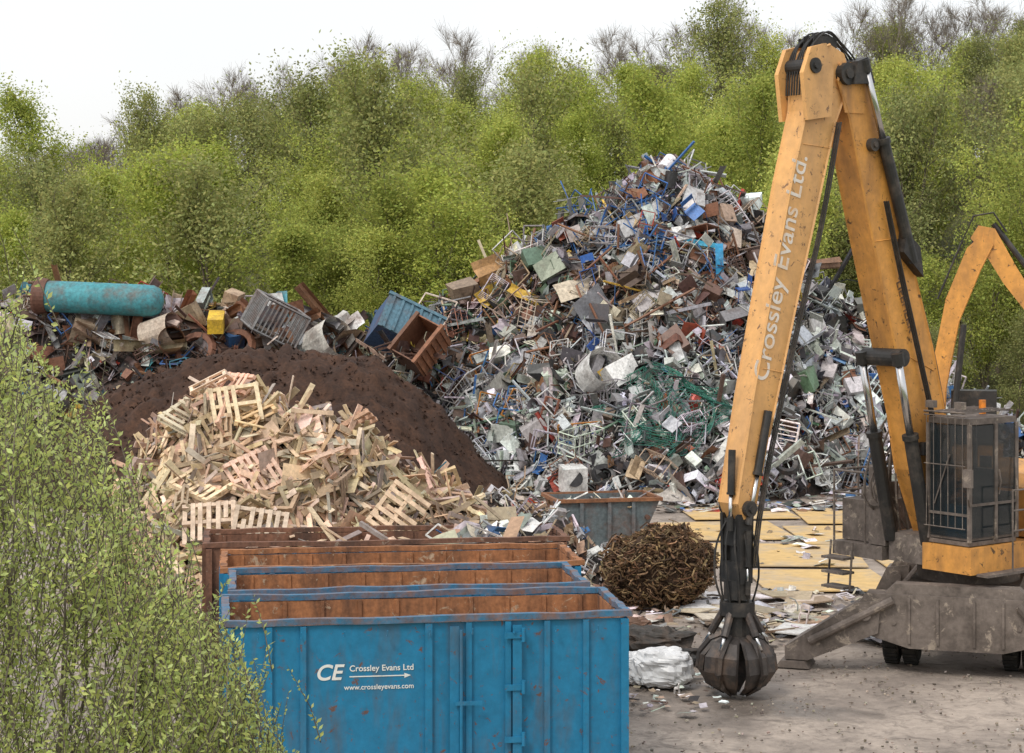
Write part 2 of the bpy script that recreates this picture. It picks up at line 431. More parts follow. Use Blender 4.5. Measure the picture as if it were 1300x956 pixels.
feat(dbox(1.1,.8,1.0,.08),3.9,4.1,WH,(.3,-1,.4),.4,.4)
for i in range(20):
    x,z=U(-1,14),U(1.2,5.0)
    if 3<x<8 and 2<z<5: continue
    feat(dbox(U(.55,.95),U(.45,.7),U(.3,.8),.06),x,z,jit(WH if R()<.6 else LG),(U(-.8,.8),-1,U(-.1,1)),U(0,3),.2)
for i in range(12):
    feat(dbox(U(.5,.9),U(.4,.7),U(.2,.6),.08),U(1.5,9.5),U(6,10.6),jit(random.choice([LG,WH,CR,TN,GR])),(U(-.8,.8),-1,U(-.1,1)),U(0,3),.15)
for i in range(18):
    feat(polytube([(-U(1,2.2),0,0),(U(1,2.2),0,0)],.05,6),U(0,9),U(5,9.5),jit(RO),(U(-1,1),-1,U(0,1)),U(0,3),.4)
for i in range(9): feat(sheet(.8,.35,3,2,.12,.2),U(0,12),U(.8,4),jit(random.choice([RE,(.42,.12,.04),BL,YE])),(U(-1,1),-1,U(0,1)),U(0,3),.3)
for x,z,r in ((6.5,1.1,.36),(7.6,.75,.34),(9.5,1.2,.36),(3.2,.8,.34)):
    feat(ring(r,.13,16),x,z,DK,(U(-.5,.5),-1,.7),0,.4)
feat(box(.8,.8,.9),2.1,.7,WH,(0,-.15,1),.3,.6)
feat(opencyl(.28,.06,16),2.15,.75,DK,(0,-1,.1),0,1.05)
feat(sheet(1.1,.9,4,4,.15),7.4,.9,(.5,.05,.04),(.2,-1,.4),.3,.5)
mb.build('scrap_pieces',[M_scrap],pile);pile_core.parent=pile
# draped green netting
mb=MB()
def netp(a,b):
    x=3.4+4.6*a+.5*math.sin(b*5)+.2*math.sin(a*23);z=1.9+2.5*b*(.65+.35*math.sin(a*3.1+.4))+1.3*(a-.5)*.9+.35*math.sin(a*9+b*4)
    y=yface(hs,x,z,78,60)-.5-.3*abs(math.sin(a*11+b*5)); return (x,y,z)
for i in range(60):
    if R()<.9: mb.add(polytube([netp(i/59+U(-.01,.01),j/16) for j in range(17)],.014,3,False),jit((.035,.16,.12)))
for j in range(34):
    if R()<.9: mb.add(polytube([netp(i/24,j/33+U(-.02,.02)) for i in range(25)],.014,3,False),jit((.035,.16,.12)))
mb.build('green_netting',[M_waste],pile)
mb=MB()
def skipbox(mb,L,W_,H,t,ca,cb,rot,pos):
    for vf,c in ((bx(-L/2,L/2,-W_/2,-W_/2+t,0,H),ca),(bx(-L/2,L/2,W_/2-t,W_/2,0,H),cb),(bx(-L/2,-L/2+t,-W_/2+t,W_/2-t,0,H),cb),
               (bx(L/2-t,L/2,-W_/2+t,W_/2-t,0,H),ca),(bx(-L/2+t,L/2-t,-W_/2+t,W_/2-t,0,t),cb)): mb.add(vf,c,0,rot,pos)
    for i in range(6): 
        x=-L/2+L*(i+.5)/6; mb.add(bx(x-.05,x+.05,-W_/2-.07,-W_/2-.002,0,H),ca,0,rot,pos)
    mb.add(bx(-L/2-.05,L/2+.05,-W_/2-.09,-W_/2+t+.01,H-.02,H+.1),ca,0,rot,pos)
    mb.add(bx(-L/2-.05,L/2+.05,W_/2-t-.01,W_/2+.09,H-.02,H+.1),cb,0,rot,pos)
Rb=np.array(Matrix.Rotation(.35,3,'Y')@Matrix.Rotation(-.55,3,'X')@Matrix.Rotation(.2,3,'Z'))
skipbox(mb,2.3,1.8,1.4,.06,(.10,.20,.26),(.05,.10,.2),Rb,(-4.3,74.3,5.0))
Rb2=np.array(Matrix.Rotation(-.5,3,'Y')@Matrix.Rotation(.9,3,'X')@Matrix.Rotation(.5,3,'Z'))
skipbox(mb,1.7,1.2,1.1,.05,(.28,.12,.06),(.15,.07,.04),Rb2,(-3.2,73.2,4.8))
for i in range(60): mb.add(piece(U(.3,.9)),pick(P_left),0,rot_rand(),(U(-5.6,-2),U(72.6,74),U(4.2,5.2)))
mb.build('crushed_skips',[M_junk],pile)

# --- rusty junk heap on the left
JX=[-27,-23,-20.5,-18,-14,-11,-8.3,-6.5,-5];JZ=[-.5,3.6,6.1,6.4,6.35,6.2,5.4,4.4,3.0]
hj=heap(JX,JZ,77,1.0,.5,.45,5.1)
PJ=[(4,RD),(4,RO),(3,GR),(2.6,LG),(1.0,WH),(3.5,DK),(1.8,TN),(.3,YE),(.5,TL),(.4,BL),(1.4,CR),(.3,RE)]
junk=empty('rusty_metal_heap')
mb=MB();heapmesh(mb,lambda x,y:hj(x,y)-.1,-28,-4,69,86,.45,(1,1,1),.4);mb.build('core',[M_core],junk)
mb=MB()
scatter(mb,hj,600,-25,-5,69,80,lambda x,y,z:pick(PJ),.6,1.5,-.1)
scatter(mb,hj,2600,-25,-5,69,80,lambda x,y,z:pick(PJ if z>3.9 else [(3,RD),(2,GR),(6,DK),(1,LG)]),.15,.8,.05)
scatter(mb,hj,120,-22,-6,72,78,lambda x,y,z:pick(PJ),.7,1.2,.1,3.5,.8,bigpiece)
def jf(vf,x,z,col,n=(0,-1,.6),spin=0,off=.3): feat(vf,x,z,col,n,spin,off,hj,mb,77)
jf(opencyl(.62,1.3,18,.02),-13.4,5.5,(.50,.42,.34),(.9,-.4,.3),.2,.5)
jf(opencyl(.5,.9,16,.02),-12.9,5.2,(.30,.16,.09),(.2,-1,.2),.2,.5)
jf(opencyl(.85,1.5,20,.03),-7.2,5.0,(.66,.64,.58),(.8,-.6,.5),.2,.7)
jf(opencyl(.8,1.2,20,.03),-6.2,4.6,(.60,.45,.32),(.3,-1,.6),.2,.6)
jf(box(1.7,.6,.55),-11.3,5.9,(.70,.46,.03),(0,-.2,1),.1,.7)
jf(box(.7,.6,.7),-10.9,6.7,(.45,.33,.22),(.3,-.3,1),.5,.1)
jf(dbox(.9,.9,.8,.05),-16.4,5.6,(.26,.20,.14),(.3,-.3,1),.9,.3)
for i in range(3): jf(ring(U(.6,.9),.16,18),-12+i*1.4,U(4.6,5.2),jit(RO),(U(-.4,.4),-1,U(.2,.8)),0,.4)
for i in range(26): jf(channel(U(1.5,3),.35,.25),U(-20,-6),U(4.8,6.8),jit(random.choice([RD,RO,RO,GR,TN])),(U(-1,1),-1,U(0,1)),U(0,3),.2)
for i in range(18): jf(sheet(U(.7,1.5),U(.5,1.0),3,3,.08,.2),U(-20,-6),U(4.6,7.0),jit(random.choice([RD,RO,LG,CR,GR,WH,TL])),(U(-1,1),-1,U(0,1)),U(0,3),.1)
for i in range(10): jf(dbox(U(.5,1.0),U(.4,.8),U(.4,.8),.06),U(-18,-6),U(4.6,6.8),jit(random.choice([RD,RO,LG,CR,GR,WH])),(U(-1,1),-1,U(0,1)),U(0,3),.1)
cg=np.array(Matrix.Rotation(.5,3,'Y')@Matrix.Rotation(.5,3,'Z'))
for s_ in (-.7,.7):
    for ax in (0,1):
        rf=rectframe(1.9,1.3,.05,9);v=np.array(rf[0]);v=v[:,[0,2,1]]
        if ax: v=v[:,[1,0,2]]*np.array([1,.74,1]);v[:,0]+=s_*1.36
        else: v[:,1]+=s_
        mb.add((v,rf[1]),(.22,.22,.22),0,cg,(-9.0,75.0,6.0))
mb.add(bx(-.9,.9,-.65,.65,-.6,-.5),(.1,.08,.06),0,cg,(-9.0,75.0,6.0))
mb.build('junk_pieces',[M_junk],junk)
# teal cylindrical tank
tank=empty('cylindrical_storage_tank',(-15.5,75.4,6.78));tank.rotation_euler=(0,math.radians(2.5),math.radians(-4))
mb=MB()
def lathe(prof,n=28):
    V=[];F=[]
    for x,r in prof:
        for k in range(n):
            t=2*math.pi*k/n;V.append((x,r*math.cos(t),r*math.sin(t)))
    for i in range(len(prof)-1):
        for k in range(n):
            k2=(k+1)%n;F.append((i*n+k,(i+1)*n+k,(i+1)*n+k2,i*n+k2))
    return V,F
mb.add(lathe([(-2.3,.60),(-.6,.61),(-.55,.63),(-.5,.61),(1.4,.61),(1.45,.63),(1.5,.61),(1.8,.60),(2.05,.48),(2.16,.2),(2.18,.0)]),(.06,.27,.31))
mb.build('shell',[M_junk],tank,True)
mb=MB();mb.add(lathe([(-2.8,.0),(-2.8,.68),(-2.7,.72),(-2.3,.66),(-2.3,.5)]),(.13,.06,.04))
for a in range(4): mb.add(polytube([(-2.7,.5*math.cos(a*1.57),.5*math.sin(a*1.57)),(-3.1,.55*math.cos(a*1.57),.5*math.sin(a*1.57))],.07,6),RD)
mb.build('rusted_end',[M_junk],tank)

# --- brown mound
BX=[-20,-17,-14.8,-13.4,-11.2,-9.5,-7,-4.8,-3.6,-2.5,-1.4,-.3,.6];BZ=[-.8,1.3,3.1,3.85,4.6,5.15,4.95,4.75,3.8,2.8,1.6,.4,-.6]
hb=heap(BX,BZ,70,.70,.3,.6,8.2)
mb=MB();heapmesh(mb,hb,-22,2,60,80,.15,(1,1,1),.28)
for i in range(4500):
    x=U(-20,1);y=U(61,72);z=hb(x,y)
    if z>0:
        s=U(.015,.06);mb.add(sheet(s*2,s*2,2,2,s*.6),(1,1,1),0,rot_rand(),(x,y,z+s*.4))
mb.build('rust_swarf_mound',[M_soil],smooth=True)

# --- wood pile
WX=[-10.4,-9.4,-8.9,-7.6,-6,-4.7,-3.6,-3,-2.1,-1.3,-.5,.8];WZ=[-.8,1.7,3.1,4.4,4.45,4.0,3.7,3.1,2.85,2.3,1.2,-.6]
hw=heap(WX,WZ,47.2,1.0,.45,.55,2.2)
wood=empty('broken_pallet_woodpile')
mb=MB();heapmesh(mb,lambda x,y:hw(x,y)-.18,-11,2,41.5,53,.35,(1,1,1),.3);mb.build('core',[surf('wood_core',(.10,.065,.04),(.04,.03,.02),.45,.6,2,.9,0,.5,6)],wood)
WC=[(5,(.62,.46,.30)),(3,(.70,.55,.39)),(3,(.52,.37,.24)),(1.6,(.33,.24,.16)),(1.8,(.40,.35,.30)),(.7,(.27,.23,.20)),(.08,(.06,.22,.32)),(.6,(.76,.64,.50))]
mb=MB()
def plank(s):
    k=R()
    if k<.84:
        L=U(.4,1.9);return box(L,U(.07,.16),U(.014,.03))
    if k<.93: return box(U(.7,1.6),U(.05,.09),U(.05,.1))
    if k<.98: return sheet(U(.4,1.0),U(.3,.7),2,2,.01)
    return box(.14,.1,.1)
def pallet(brk=.2):
    P=[]
    for j in (-.45,0,.45):
        if R()>brk*.5: P.append(box(1.2,.09,.09,(0,j,0)))
    for i in range(7):
        if R()>brk:
            l=1.0 if R()<.75 else U(.4,.7);P.append(box(.1,l,.022,(-.55+i*.183+U(-.02,.02),(1-l)/2*random.choice([-1,1]),.058)))
    for i in (0,3,6):
        if R()>brk: P.append(box(.1,1.0,.022,(-.55+i*.183,0,-.058)))
    return join(*P) if P else box(1,.1,.1)
scatter(mb,hw,2300,-10.2,1,42.2,50,lambda x,y,z:pick(WC),.5,1,.04,.05,.45,lambda s:plank(s))
scatter(mb,hw,105,-9.6,0,42.4,48,lambda x,y,z:pick(WC[:5]),1,1.2,.08,.3,.6,lambda s:pallet(.35))
scatter(mb,hw,650,-10.2,1,42.2,48.4,lambda x,y,z:pick(WC),.5,1,.18,.05,.8,lambda s:plank(s))
for x,y,z,n,sp in ((-6.5,46.4,4.75,(.15,-1,.6),.15),(-6.7,43.6,2.35,(0,-1,.9),.1),(-5.6,43.5,2.2,(.2,-1,.7),-.2),(-2.6,44.9,2.4,(.2,-1,.4),.9)):
    mb.add(pallet(.15),pick(WC[:3]),0,rot_to(n,sp),(x,y,z))
for i in range(30):
    x=U(-9,-1.5);y=U(43,46.5);mb.add(sheet(U(.7,1.4),U(.35,.75),2,2,.01),pick(WC[:5]),0,rot_to(nrm(hw,x,y)+rng.normal(0,.35,3),U(0,6)),(x,y,hw(x,y)+.22))
mb.build('planks_and_pallets',[M_wood],wood)

# --- mixed waste heap right of the wood
hm=heap([-2.6,-1.6,-.6,.4,1.4,2.6,3.4],[-.5,2.1,2.5,2.1,1.5,.5,-.6],48.5,.7,.3,.6,4.4)
mixed=empty('mixed_waste_heap')
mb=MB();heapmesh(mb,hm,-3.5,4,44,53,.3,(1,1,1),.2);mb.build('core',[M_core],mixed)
PM=[(3,WH),(3,LG),(3,CR),(3.5,TN),(3,GR),(2,DK),(.3,BL),(.25,RE),(2.5,(.36,.24,.15))]
mb=MB();scatter(mb,hm,1100,-3,3.5,43.5,52,lambda x,y,z:pick(PM),.1,.6,.05,.03,.7)
mb.build('waste_pieces',[M_waste],mixed)

# ------------------------------------------------------------------ roll-on containers
def text_mesh(body,size,name,mat,parent,M,shear=0,bold=0.0,align='LEFT'):
    c=bpy.data.curves.new(name,'FONT');c.body=body;c.size=size;c.extrude=.003;c.shear=shear;c.offset=bold;c.align_x=align
    t=bpy.data.objects.new('tmp',c);link(t);dg=bpy.context.evaluated_depsgraph_get();dg.update()
    me=bpy.data.meshes.new_from_object(t.evaluated_get(dg));bpy.data.objects.remove(t)
    me.name=name;me.materials.clear();me.materials.append(mat)
    o=bpy.data.objects.new(name,me);link(o);o.parent=parent;o.matrix_local=M;return o
def container(loc,rz,L,W_,H,mo,mi,logo=False,mr=None):
    e=empty('rolloff_container',loc,rz)
    o=MB();t=.035
    zb=.28;rh=.09
    o.add(bx(-L,0,0,t,zb,H));o.add(bx(-L,0,W_-t,W_,zb,H));o.add(bx(-t,0,t+.002,W_-t-.002,zb,H));o.add(bx(-L,-L+t,t+.002,W_-t-.002,zb,H))
    def rim(p,q,wd):
        p=np.array(p,float);q=np.array(q,float);k=12
        d=(q-p)/np.linalg.norm(q-p);sd_=np.array([-d[1],d[0],0])
        V=[];F=[]
        for i in range(k+1):
            c=p+(q-p)*i/k+sd_*U(-.022,.022)+np.array([0,0,U(-.014,.018)])
            for a,b_ in ((-wd,0),(wd,0),(wd,rh),(-wd,rh)): V.append(c+sd_*a+np.array([0,0,b_]))
        for i in range(k):
            for a in range(4): F.append((i*4+a,i*4+(a+1)%4,i*4+4+(a+1)%4,i*4+4+a))
        F+= [(3,2,1,0),(k*4,k*4+1,k*4+2,k*4+3)]
        return V,F
    rm=MB()
    rm.add(rim((-L-.07,0,H+.016),(.07,0,H+.016),.06));rm.add(rim((-L-.07,W_,H+.016),(.07,W_,H+.016),.06))
    rm.add(rim((0,.09,H+.014),(0,W_-.09,H+.014),.06));rm.add(rim((-L,.09,H+.014),(-L,W_-.09,H+.014),.06))
    rm.build('top_rim',[mr or mo],e)
    n=int(L/.62)
    for i in range(n+1):
        x=-.06-(L-.12)*i/n
        wd=.06 if i in(0,n) else .045
        if not (logo and -5.0<x<-3.15): o.add(bx(x-wd,x+wd,-.055 if 0<i<n else -.085,-.003,zb+.01,H-.003))
        o.add(bx(x-wd,x+wd,W_+.003,W_+.085,zb+.01,H-.003))
    if logo:
        for x in (-5.02,-3.12): o.add(bx(x-.045,x+.045,-.056,-.003,zb+.012,H-.004))
    for i in range(1,4):
        y=W_*i/4;o.add(bx(.003,.085,y-.05,y+.05,zb,H-.003));o.add(bx(-L-.085,-L-.003,y-.05,y+.05,zb,H-.003))
    o.add(bx(-L,0,-.055,-.003,zb-.13,zb));o.add(bx(-L,0,W_+.003,W_+.055,zb-.13,zb))
    for x in (-1.75,-2.72): o.add(bx(x-.07,x+.07,-.11,-.087,zb+.05,H-.05))
    for z in (.7,1.5,2.3):
        o.add(bx(-1.95,-1.62,-.135,-.112,z,z+.09));o.add(polytube([(-1.66,-.15,z-.05),(-1.66,-.15,z+.16)],.03,8))
    o.add(polytube([(-2.62,-.14,.5),(-2.62,-.14,H-.1)],.025,8));o.add(bx(-2.72,-2.3,-.16,-.142,1.3,1.36))
    for i in range(9): 
        x=-.5-i*(L-1)/8;o.add(polytube([(x,-.08,H-.16),(x,-.16,H-.16),(x,-.17,H-.07)],.014,5))
    o.build('outer_shell',[mo],e)
    q=MB();s=.004
    q.add(bx(-L+t+s,-t-s,t+s,t+.03,zb,H-.004));q.add(bx(-L+t+s,-t-s,W_-t-.03,W_-t-s,zb,H-.004))
    q.add(bx(-t-.03,-t-s,t+.035,W_-t-.035,zb,H-.004));q.add(bx(-L+t+s,-L+t+.03,t+.035,W_-t-.035,zb,H-.004))
    q.add(bx(-L+.05,-.05,.05,W_-.05,zb-.05,zb-.003))
    for i in range(n): 
        x=-.35-(L-.7)*i/(n-1);q.add(bx(x-.03,x+.03,W_-t-.06,W_-t-.032,zb,H-.01))
    for y in (.65,W_-.85): q.add(bx(-L,0,y,y+.2,0.06,.22))
    for x in (-.5,-L+.5):
        for y in (.5,W_-.5): q.add(polytube([(x,y-.12,.13),(x,y+.12,.13)],.13,12))
    q.build('inner_lining',[mi],e)
    if logo:
        def T(x,z): return Matrix.Translation((x,-.0065,z))@Matrix.Rotation(math.pi/2,4,'X')
        text_mesh('CE',.33,'logo_letters',M_white,e,T(-4.84,1.72),.25,.006)
        text_mesh('Crossley Evans Ltd',.128,'company_name',M_white,e,T(-4.32,1.84),0,.0015)
        text_mesh('www.crossleyevans.com',.108,'web_address',M_white,e,T(-4.40,1.56),0,.001)
        a=MB();a.add(bx(-4.32,-3.48,-.008,-.0035,1.75,1.766));a.add(([(-3.48,-.006,1.72),(-3.38,-.006,1.758),(-3.48,-.006,1.796)],[(0,1,2)]));a.build('arrow',[M_white],e)
    return e
TH=math.radians(8)
container((1.80,30.6,0),TH,6.2,2.35,2.55,M_blue,M_rust,True,M_rim)
container((1.26,33.75,0),TH,6.0,2.3,2.50,M_blue,M_rust,False,M_rim)
container((1.28,36.8,0),TH,6.6,2.3,2.42,M_blue,M_rust,False,M_rust)
c4=container((1.10,39.8,0),TH,7.2,2.1,2.45,M_rustd,M_rustd,False,M_rustd)
mb=MB()
for i in range(150):
    mb.add(piece(U(.3,.8)) if R()<.6 else sheet(U(.4,1.1),U(.3,.7),2,2,.03),pick(PM),0,rot_to((U(-.8,.8),U(-1,.2),1),U(0,3)),(U(-2.6,-.3),U(.3,1.9),U(1.6,2.6)))
for i in range(60): mb.add(plank(1),pick(WC),0,rot_to((U(-.5,.5),U(-.6,.3),1),U(0,3)),(U(-6.8,-2.5),U(.3,1.9),U(1.6,2.45)))
mb.add(bx(-1.9,-.2,.4,1.8,.3,1.8),(.1,.07,.05));mb.add(bx(-6.9,-2.0,.3,1.8,.3,1.75),(.12,.08,.05))
mb.build('load',[M_waste],c4)

# ------------------------------------------------------------------ builders skip
sk=empty('builders_skip',(2.55,56.2,0),math.radians(12))
mb=MB()
po=[(-1.05,0.05),(.85,.05),(1.5,1.45),(-1.5,1.45)]
def skip_side(y0,y1): mb.add(prism(po,y0,y1),(.11,.14,.15))
skip_side(-.85,-.80);skip_side(.80,.85)
mb.add(bx(-1.0,.83,-.8,.8,.06,.1),(.15,.07,.04))
for a,b_ in ((po[1],po[2]),(po[0],po[3])):
    V=[(a[0],-.8,a[1]),(a[0],.8,a[1]),(b_[0],.8,b_[1]),(b_[0],-.8,b_[1])];mb.add((V,[(0,1,2,3)]),(.22,.10,.05))
for y in (-.9,.9): mb.add(bx(-1.55,1.55,y-.05,y+.05,1.4,1.5),(.25,.11,.05))
for x in (-1.5,1.5): mb.add(bx(x-.05,x+.05,-.84,.84,1.4,1.498),(.25,.11,.05))
for x in (-.8,0,.7): mb.add(bx(x-.05,x+.05,-.93,-.852,.1,1.4),(.12,.14,.15))
for x in (-1.1,1.1): mb.add(polytube([(x,-1.0,.95),(x,-.85,.95)],.07,8),RD)
for i in range(60): mb.add(piece(U(.2,.6)),pick(PM),0,rot_rand(),(U(-1.2,1.2),U(-.6,.6),U(1.0,1.3)))
mb.add(bx(-1.1,1.0,-.75,.75,.3,1.0),(.08,.06,.05))
mb.build('skip_body',[M_junk],sk)

# ------------------------------------------------------------------ tangled bale, plastic bale, cloth
e=empty('tangled_fibre_bale',(3.5,46.5,0))
mb=MB()
V=[];n=24
for j in range(13):
    ph=math.pi*j/12
    for i in range(n):
        th=2*math.pi*i/n;rr=1+.14*fbm(math.cos(th)*1.5,math.sin(th)*1.5,ph*1.3)
        V.append((1.08*rr*math.sin(ph)*math.cos(th),.98*rr*math.sin(ph)*math.sin(th),.86+.84*rr*math.cos(ph)))
mb.add((V,[(j*n+i,j*n+(i+1)%n,(j+1)*n+(i+1)%n,(j+1)*n+i) for j in range(12) for i in range(n)]),(.05,.028,.015))
for k in range(3200):
    d=rng.normal(0,1,3);d/=np.linalg.norm(d);P=[];t=rng.normal(0,1,3);t-=d*np.dot(t,d);t/=np.linalg.norm(t)
    g=U(.98,1.14)+.26*fbm(d[0]*2,d[1]*2,d[2]*2)
    for i in range(4):
        rr=g+U(-.09,.10);P.append((1.12*rr*d[0],1.0*rr*d[1],.89+.87*rr*d[2]))
        d=d+t*U(.03,.07)+rng.normal(0,.06,3);d/=np.linalg.norm(d)
    P=[(p[0],p[1],max(.02,p[2])) for p in P]
    mb.add(polytube(P,U(.006,.03),3,False),jit(random.choice([(.17,.10,.05),(.12,.07,.034),(.27,.18,.095),(.065,.038,.02)]),.2))
mb.build('fibre_strands',[M_root],e)
def blob(mb,c,r,col,amp=.18,fr=1.6,n=26,m=16,mat=0):
    V=[]
    for j in range(m+1):
        ph=math.pi*j/m
        for i in range(n):
            th=2*math.pi*i/n;d=np.array([math.sin(ph)*math.cos(th),math.sin(ph)*math.sin(th),math.cos(ph)])
            d=np.sign(d)*np.abs(d)**.6
            k=1+amp*fbm(d[0]*fr+c[0],d[1]*fr,d[2]*fr+c[1],5)
            V.append((c[0]+r[0]*d[0]*k,c[1]+r[1]*d[1]*k,max(.01,c[2]+r[2]*d[2]*k)))
    mb.add((V,[(j*n+i,(j+1)*n+i,(j+1)*n+(i+1)%n,j*n+(i+1)%n) for j in range(m) for i in range(n)]),col,mat)
mb=MB();blob(mb,(2.85,37.6,.36),(.55,.45,.34),(1,1,1),.2,2.5,50,30);blob(mb,(2.2,37.9,.3),(.3,.35,.28),(1,1,1),.3,2.5,40,20)
mb.build('plastic_film_bale',[M_plastic])
mb=MB();blob(mb,(2.9,40.2,.3),(.7,.5,.32),(.05,.045,.04),.4,2,40,20);blob(mb,(2.4,41.3,.35),(.5,.4,.3),(.16,.09,.06),.4,2,40,20);blob(mb,(3.3,39.8,.15),(.5,.3,.15),(.03,.03,.03),.4,2,40,20)
mb.build('discarded_cloth',[M_waste])

# ------------------------------------------------------------------ steel road plates + litter
mb=MB()
for (x0,x1,y0,y1,r) in ((4.6,8.2,57.5,61.5,.1),(8.4,11.9,56.5,60.6,.05),(5.6,9.6,52.4,56.6,-.06),(9.9,13.4,52.2,56.0,.03),(5.6,9.0,62.3,65.6,.1),(9.2,12.6,61.2,64.9,0),(6.2,9.5,48.4,51.8,.04),(12.3,15.5,57,60.8,.02)):
    cx,cy=(x0+x1)/2,(y0+y1)/2
    mb.add(bx(-(x1-x0)/2,(x1-x0)/2,-(y1-y0)/2,(y1-y0)/2,0,.03),(1,1,1),0,np.array(Matrix.Rotation(r,3,'Z')),(cx,cy,.02))
mb.build('road_plates',[M_plate])
mb=MB()
def lit(n,x0,x1,y0,y1,s0,s1,pal,sd):
    c=0
    while c<n:
        x=U(x0,x1);y=U(y0,y1)
        if fbm(x*.35,y*.35,sd)<U(-.5,.35): continue
        s=U(s0,s1);vf=sheet(s*U(.6,1.6),s,2,2,s*.07) if R()<.65 else piece(s)
        mb.add(vf,pick(pal),0,rot_to((U(-.2,.2),U(-.2,.2),1),U(0,6.28)),(x,y,.06+s*.06));c+=1
lit(400,1.6,8.5,41.5,48.5,.08,.42,[(3,WH),(4,LG),(3,CR),(4,TN),(4,GR),(2,DK)],1)
lit(700,-1,16,64,70,.08,.5,P_low,2)
lit(60,2,12,50,60,.05,.25,[(1,WH),(3,LG),(4,TN),(2,DK)],3)
lit(90,1.9,4.0,35,41,.05,.22,[(2,WH),(3,LG),(3,TN),(2,DK),(2,RD)],4)
lit(700,12,26,66,80,.1,.7,P_low,5)
lit(26,8,12,50,60,.2,.5,[(4,WH),(1,LG)],6)
for i in range(16): mb.add(box(U(.7,1.3),U(.5,.9),.03),jit(random.choice([WH,CR,TN])),0,rot_to((U(-.12,.12),U(-.2,.1),1),U(0,3)),(U(4.3,7.4),U(43,48),.1))
for i in range(3800):
    x=U(1.9,14);y=U(31,52)
    if fbm(x*.5,y*.5,21)<U(-.35,.25): continue
    s=U(.008,.03);mb.add(dbox(s*1.6,s*1.3,s,s*.25),jit(random.choice([(.30,.25,.20),(.2,.165,.13),(.13,.11,.09),(.42,.37,.31)])),0,rot_to((U(-.3,.3),U(-.3,.3),1),U(0,3)),(x,y,s*.4))
mb.build('scattered_litter',[M_waste])

# ------------------------------------------------------------------ material handler (main machine)
ang=math.atan2(-.62,-.79)
ex=empty('material_handler_excavator',(9.5,41.0,0),ang)
bm=MB()
boom=[(.62,2.55),(1.3,2.45),(1.95,3.9),(2.2,5.1),(2.68,6.6),(3.42,9.0),(3.95,10.9),(4.28,11.6),(4.2,11.95),(3.85,12.0),(3.5,11.7),(3.2,11.0),(2.45,9.0),(1.5,6.4),(1.1,5.0),(.8,3.8)]
bm.add(prism(boom,-.29,.29))
def strip(mb_,poly,s0,s1,w_=.03):
    for i in range(len(poly)-1):
        a,b_=poly[i],poly[i+1]
        for s_ in (s0,s1): mb_.add(polytube([(a[0],s_,a[1]),(b_[0],s_,b_[1])],w_,4))
strip(bm,boom[1:9],-.29,.29);strip(bm,boom[9:],-.29,.29)
for (a,b_) in (((1.45,5.9),(2.45,6.3)),((2.3,8.6),(3.25,8.5))):
    for s_ in (-.295,.295): bm.add(polytube([(a[0],s_,a[1]),(b_[0],s_,b_[1])],.012,4))
for s_ in (-.30,.30): bm.add(prism([(3.55,11.0),(4.1,11.0),(4.25,11.6),(4.1,11.95),(3.75,11.95),(3.5,11.6)],s_-.012,s_+.012))
bm.build('boom',[M_orange2],ex)
st=MB()
stick=[(6.5,3.35),(6.78,3.25),(6.96,3.6),(6.53,5.6),(6.06,7.5),(5.52,9.6),(5.1,11.0),(5.06,11.7),(4.85,12.15),(4.45,12.3),(4.05,12.15),(3.88,11.75),(4.05,11.3),(4.3,10.8),(4.85,9.0),(5.44,7.1),(6.12,4.8)]
st.add(prism(stick,-.24,.24));strip(st,stick[2:10],-.24,.24,.028);strip(st,stick[11:],-.24,.24,.028)
for y in (-.33,.33): st.add(prism([(4.55,10.9),(5.22,10.8),(5.34,11.7),(5.12,12.2),(4.7,12.3),(4.5,11.8)],y-.05,y+.05))
for s_ in (-.245,.245):
    for (a,b_) in (((4.45,10.3),(5.2,10.35)),((5.75,6.0),(6.3,6.1))): st.add(polytube([(a[0],s_,a[1]),(b_[0],s_,b_[1])],.011,4))
    st.add(prism([(6.3,4.3),(6.8,4.4),(6.95,3.6),(6.8,3.3),(6.52,3.38)],s_-.012,s_+.012))
st.build('stick',[M_orange],ex)
dk=MB();chm=MB()
for (r_,z_,rad,s_) in ((4.08,11.75,.22,.4),(5.02,11.85,.15,.42),(6.7,3.5,.15,.36),(.95,2.75,.25,.42),(2.6,6.2,.18,.5),(3.35,10.4,.13,.42)):
    dk.add(polytube([(r_,-s_,z_),(r_,s_,z_)],rad,18))
    dk.add(polytube([(r_,-s_-.04,z_),(r_,s_+.04,z_)],rad*.45,12))
def cyl(p,q,r1,r2,f=.58):
    p=np.array(p,float);q=np.array(q,float);m_=p+(q-p)*f
    dk.add(polytube([p,m_],r1,14));dk.add(polytube([m_-(q-p)*.015,m_+(q-p)*.012],r1*1.2,14));chm.add(polytube([m_,q],r2,12))
    d_=(q-p)/np.linalg.norm(q-p);dk.add(polytube([q-d_*.15,q+d_*.1],r1*.9,10))
for s_ in (-.47,.47): cyl((1.85,s_,2.45),(2.75,s_,6.2),.14,.08)
for s_ in (-.42,.42): cyl((2.25,s_,8.1),(3.65,s_,11.95),.12,.07,.62)
cyl((5.35,.0,8.3),(6.45,.0,4.3),.10,.05,.6)
dk.add(prism([(2.0,7.8),(2.6,8.3),(2.5,8.7),(2.1,8.4)],-.5,.5));dk.add(prism([(3.4,11.6),(4.0,11.55),(3.9,12.0),(3.6,12.1)],-.46,.46))
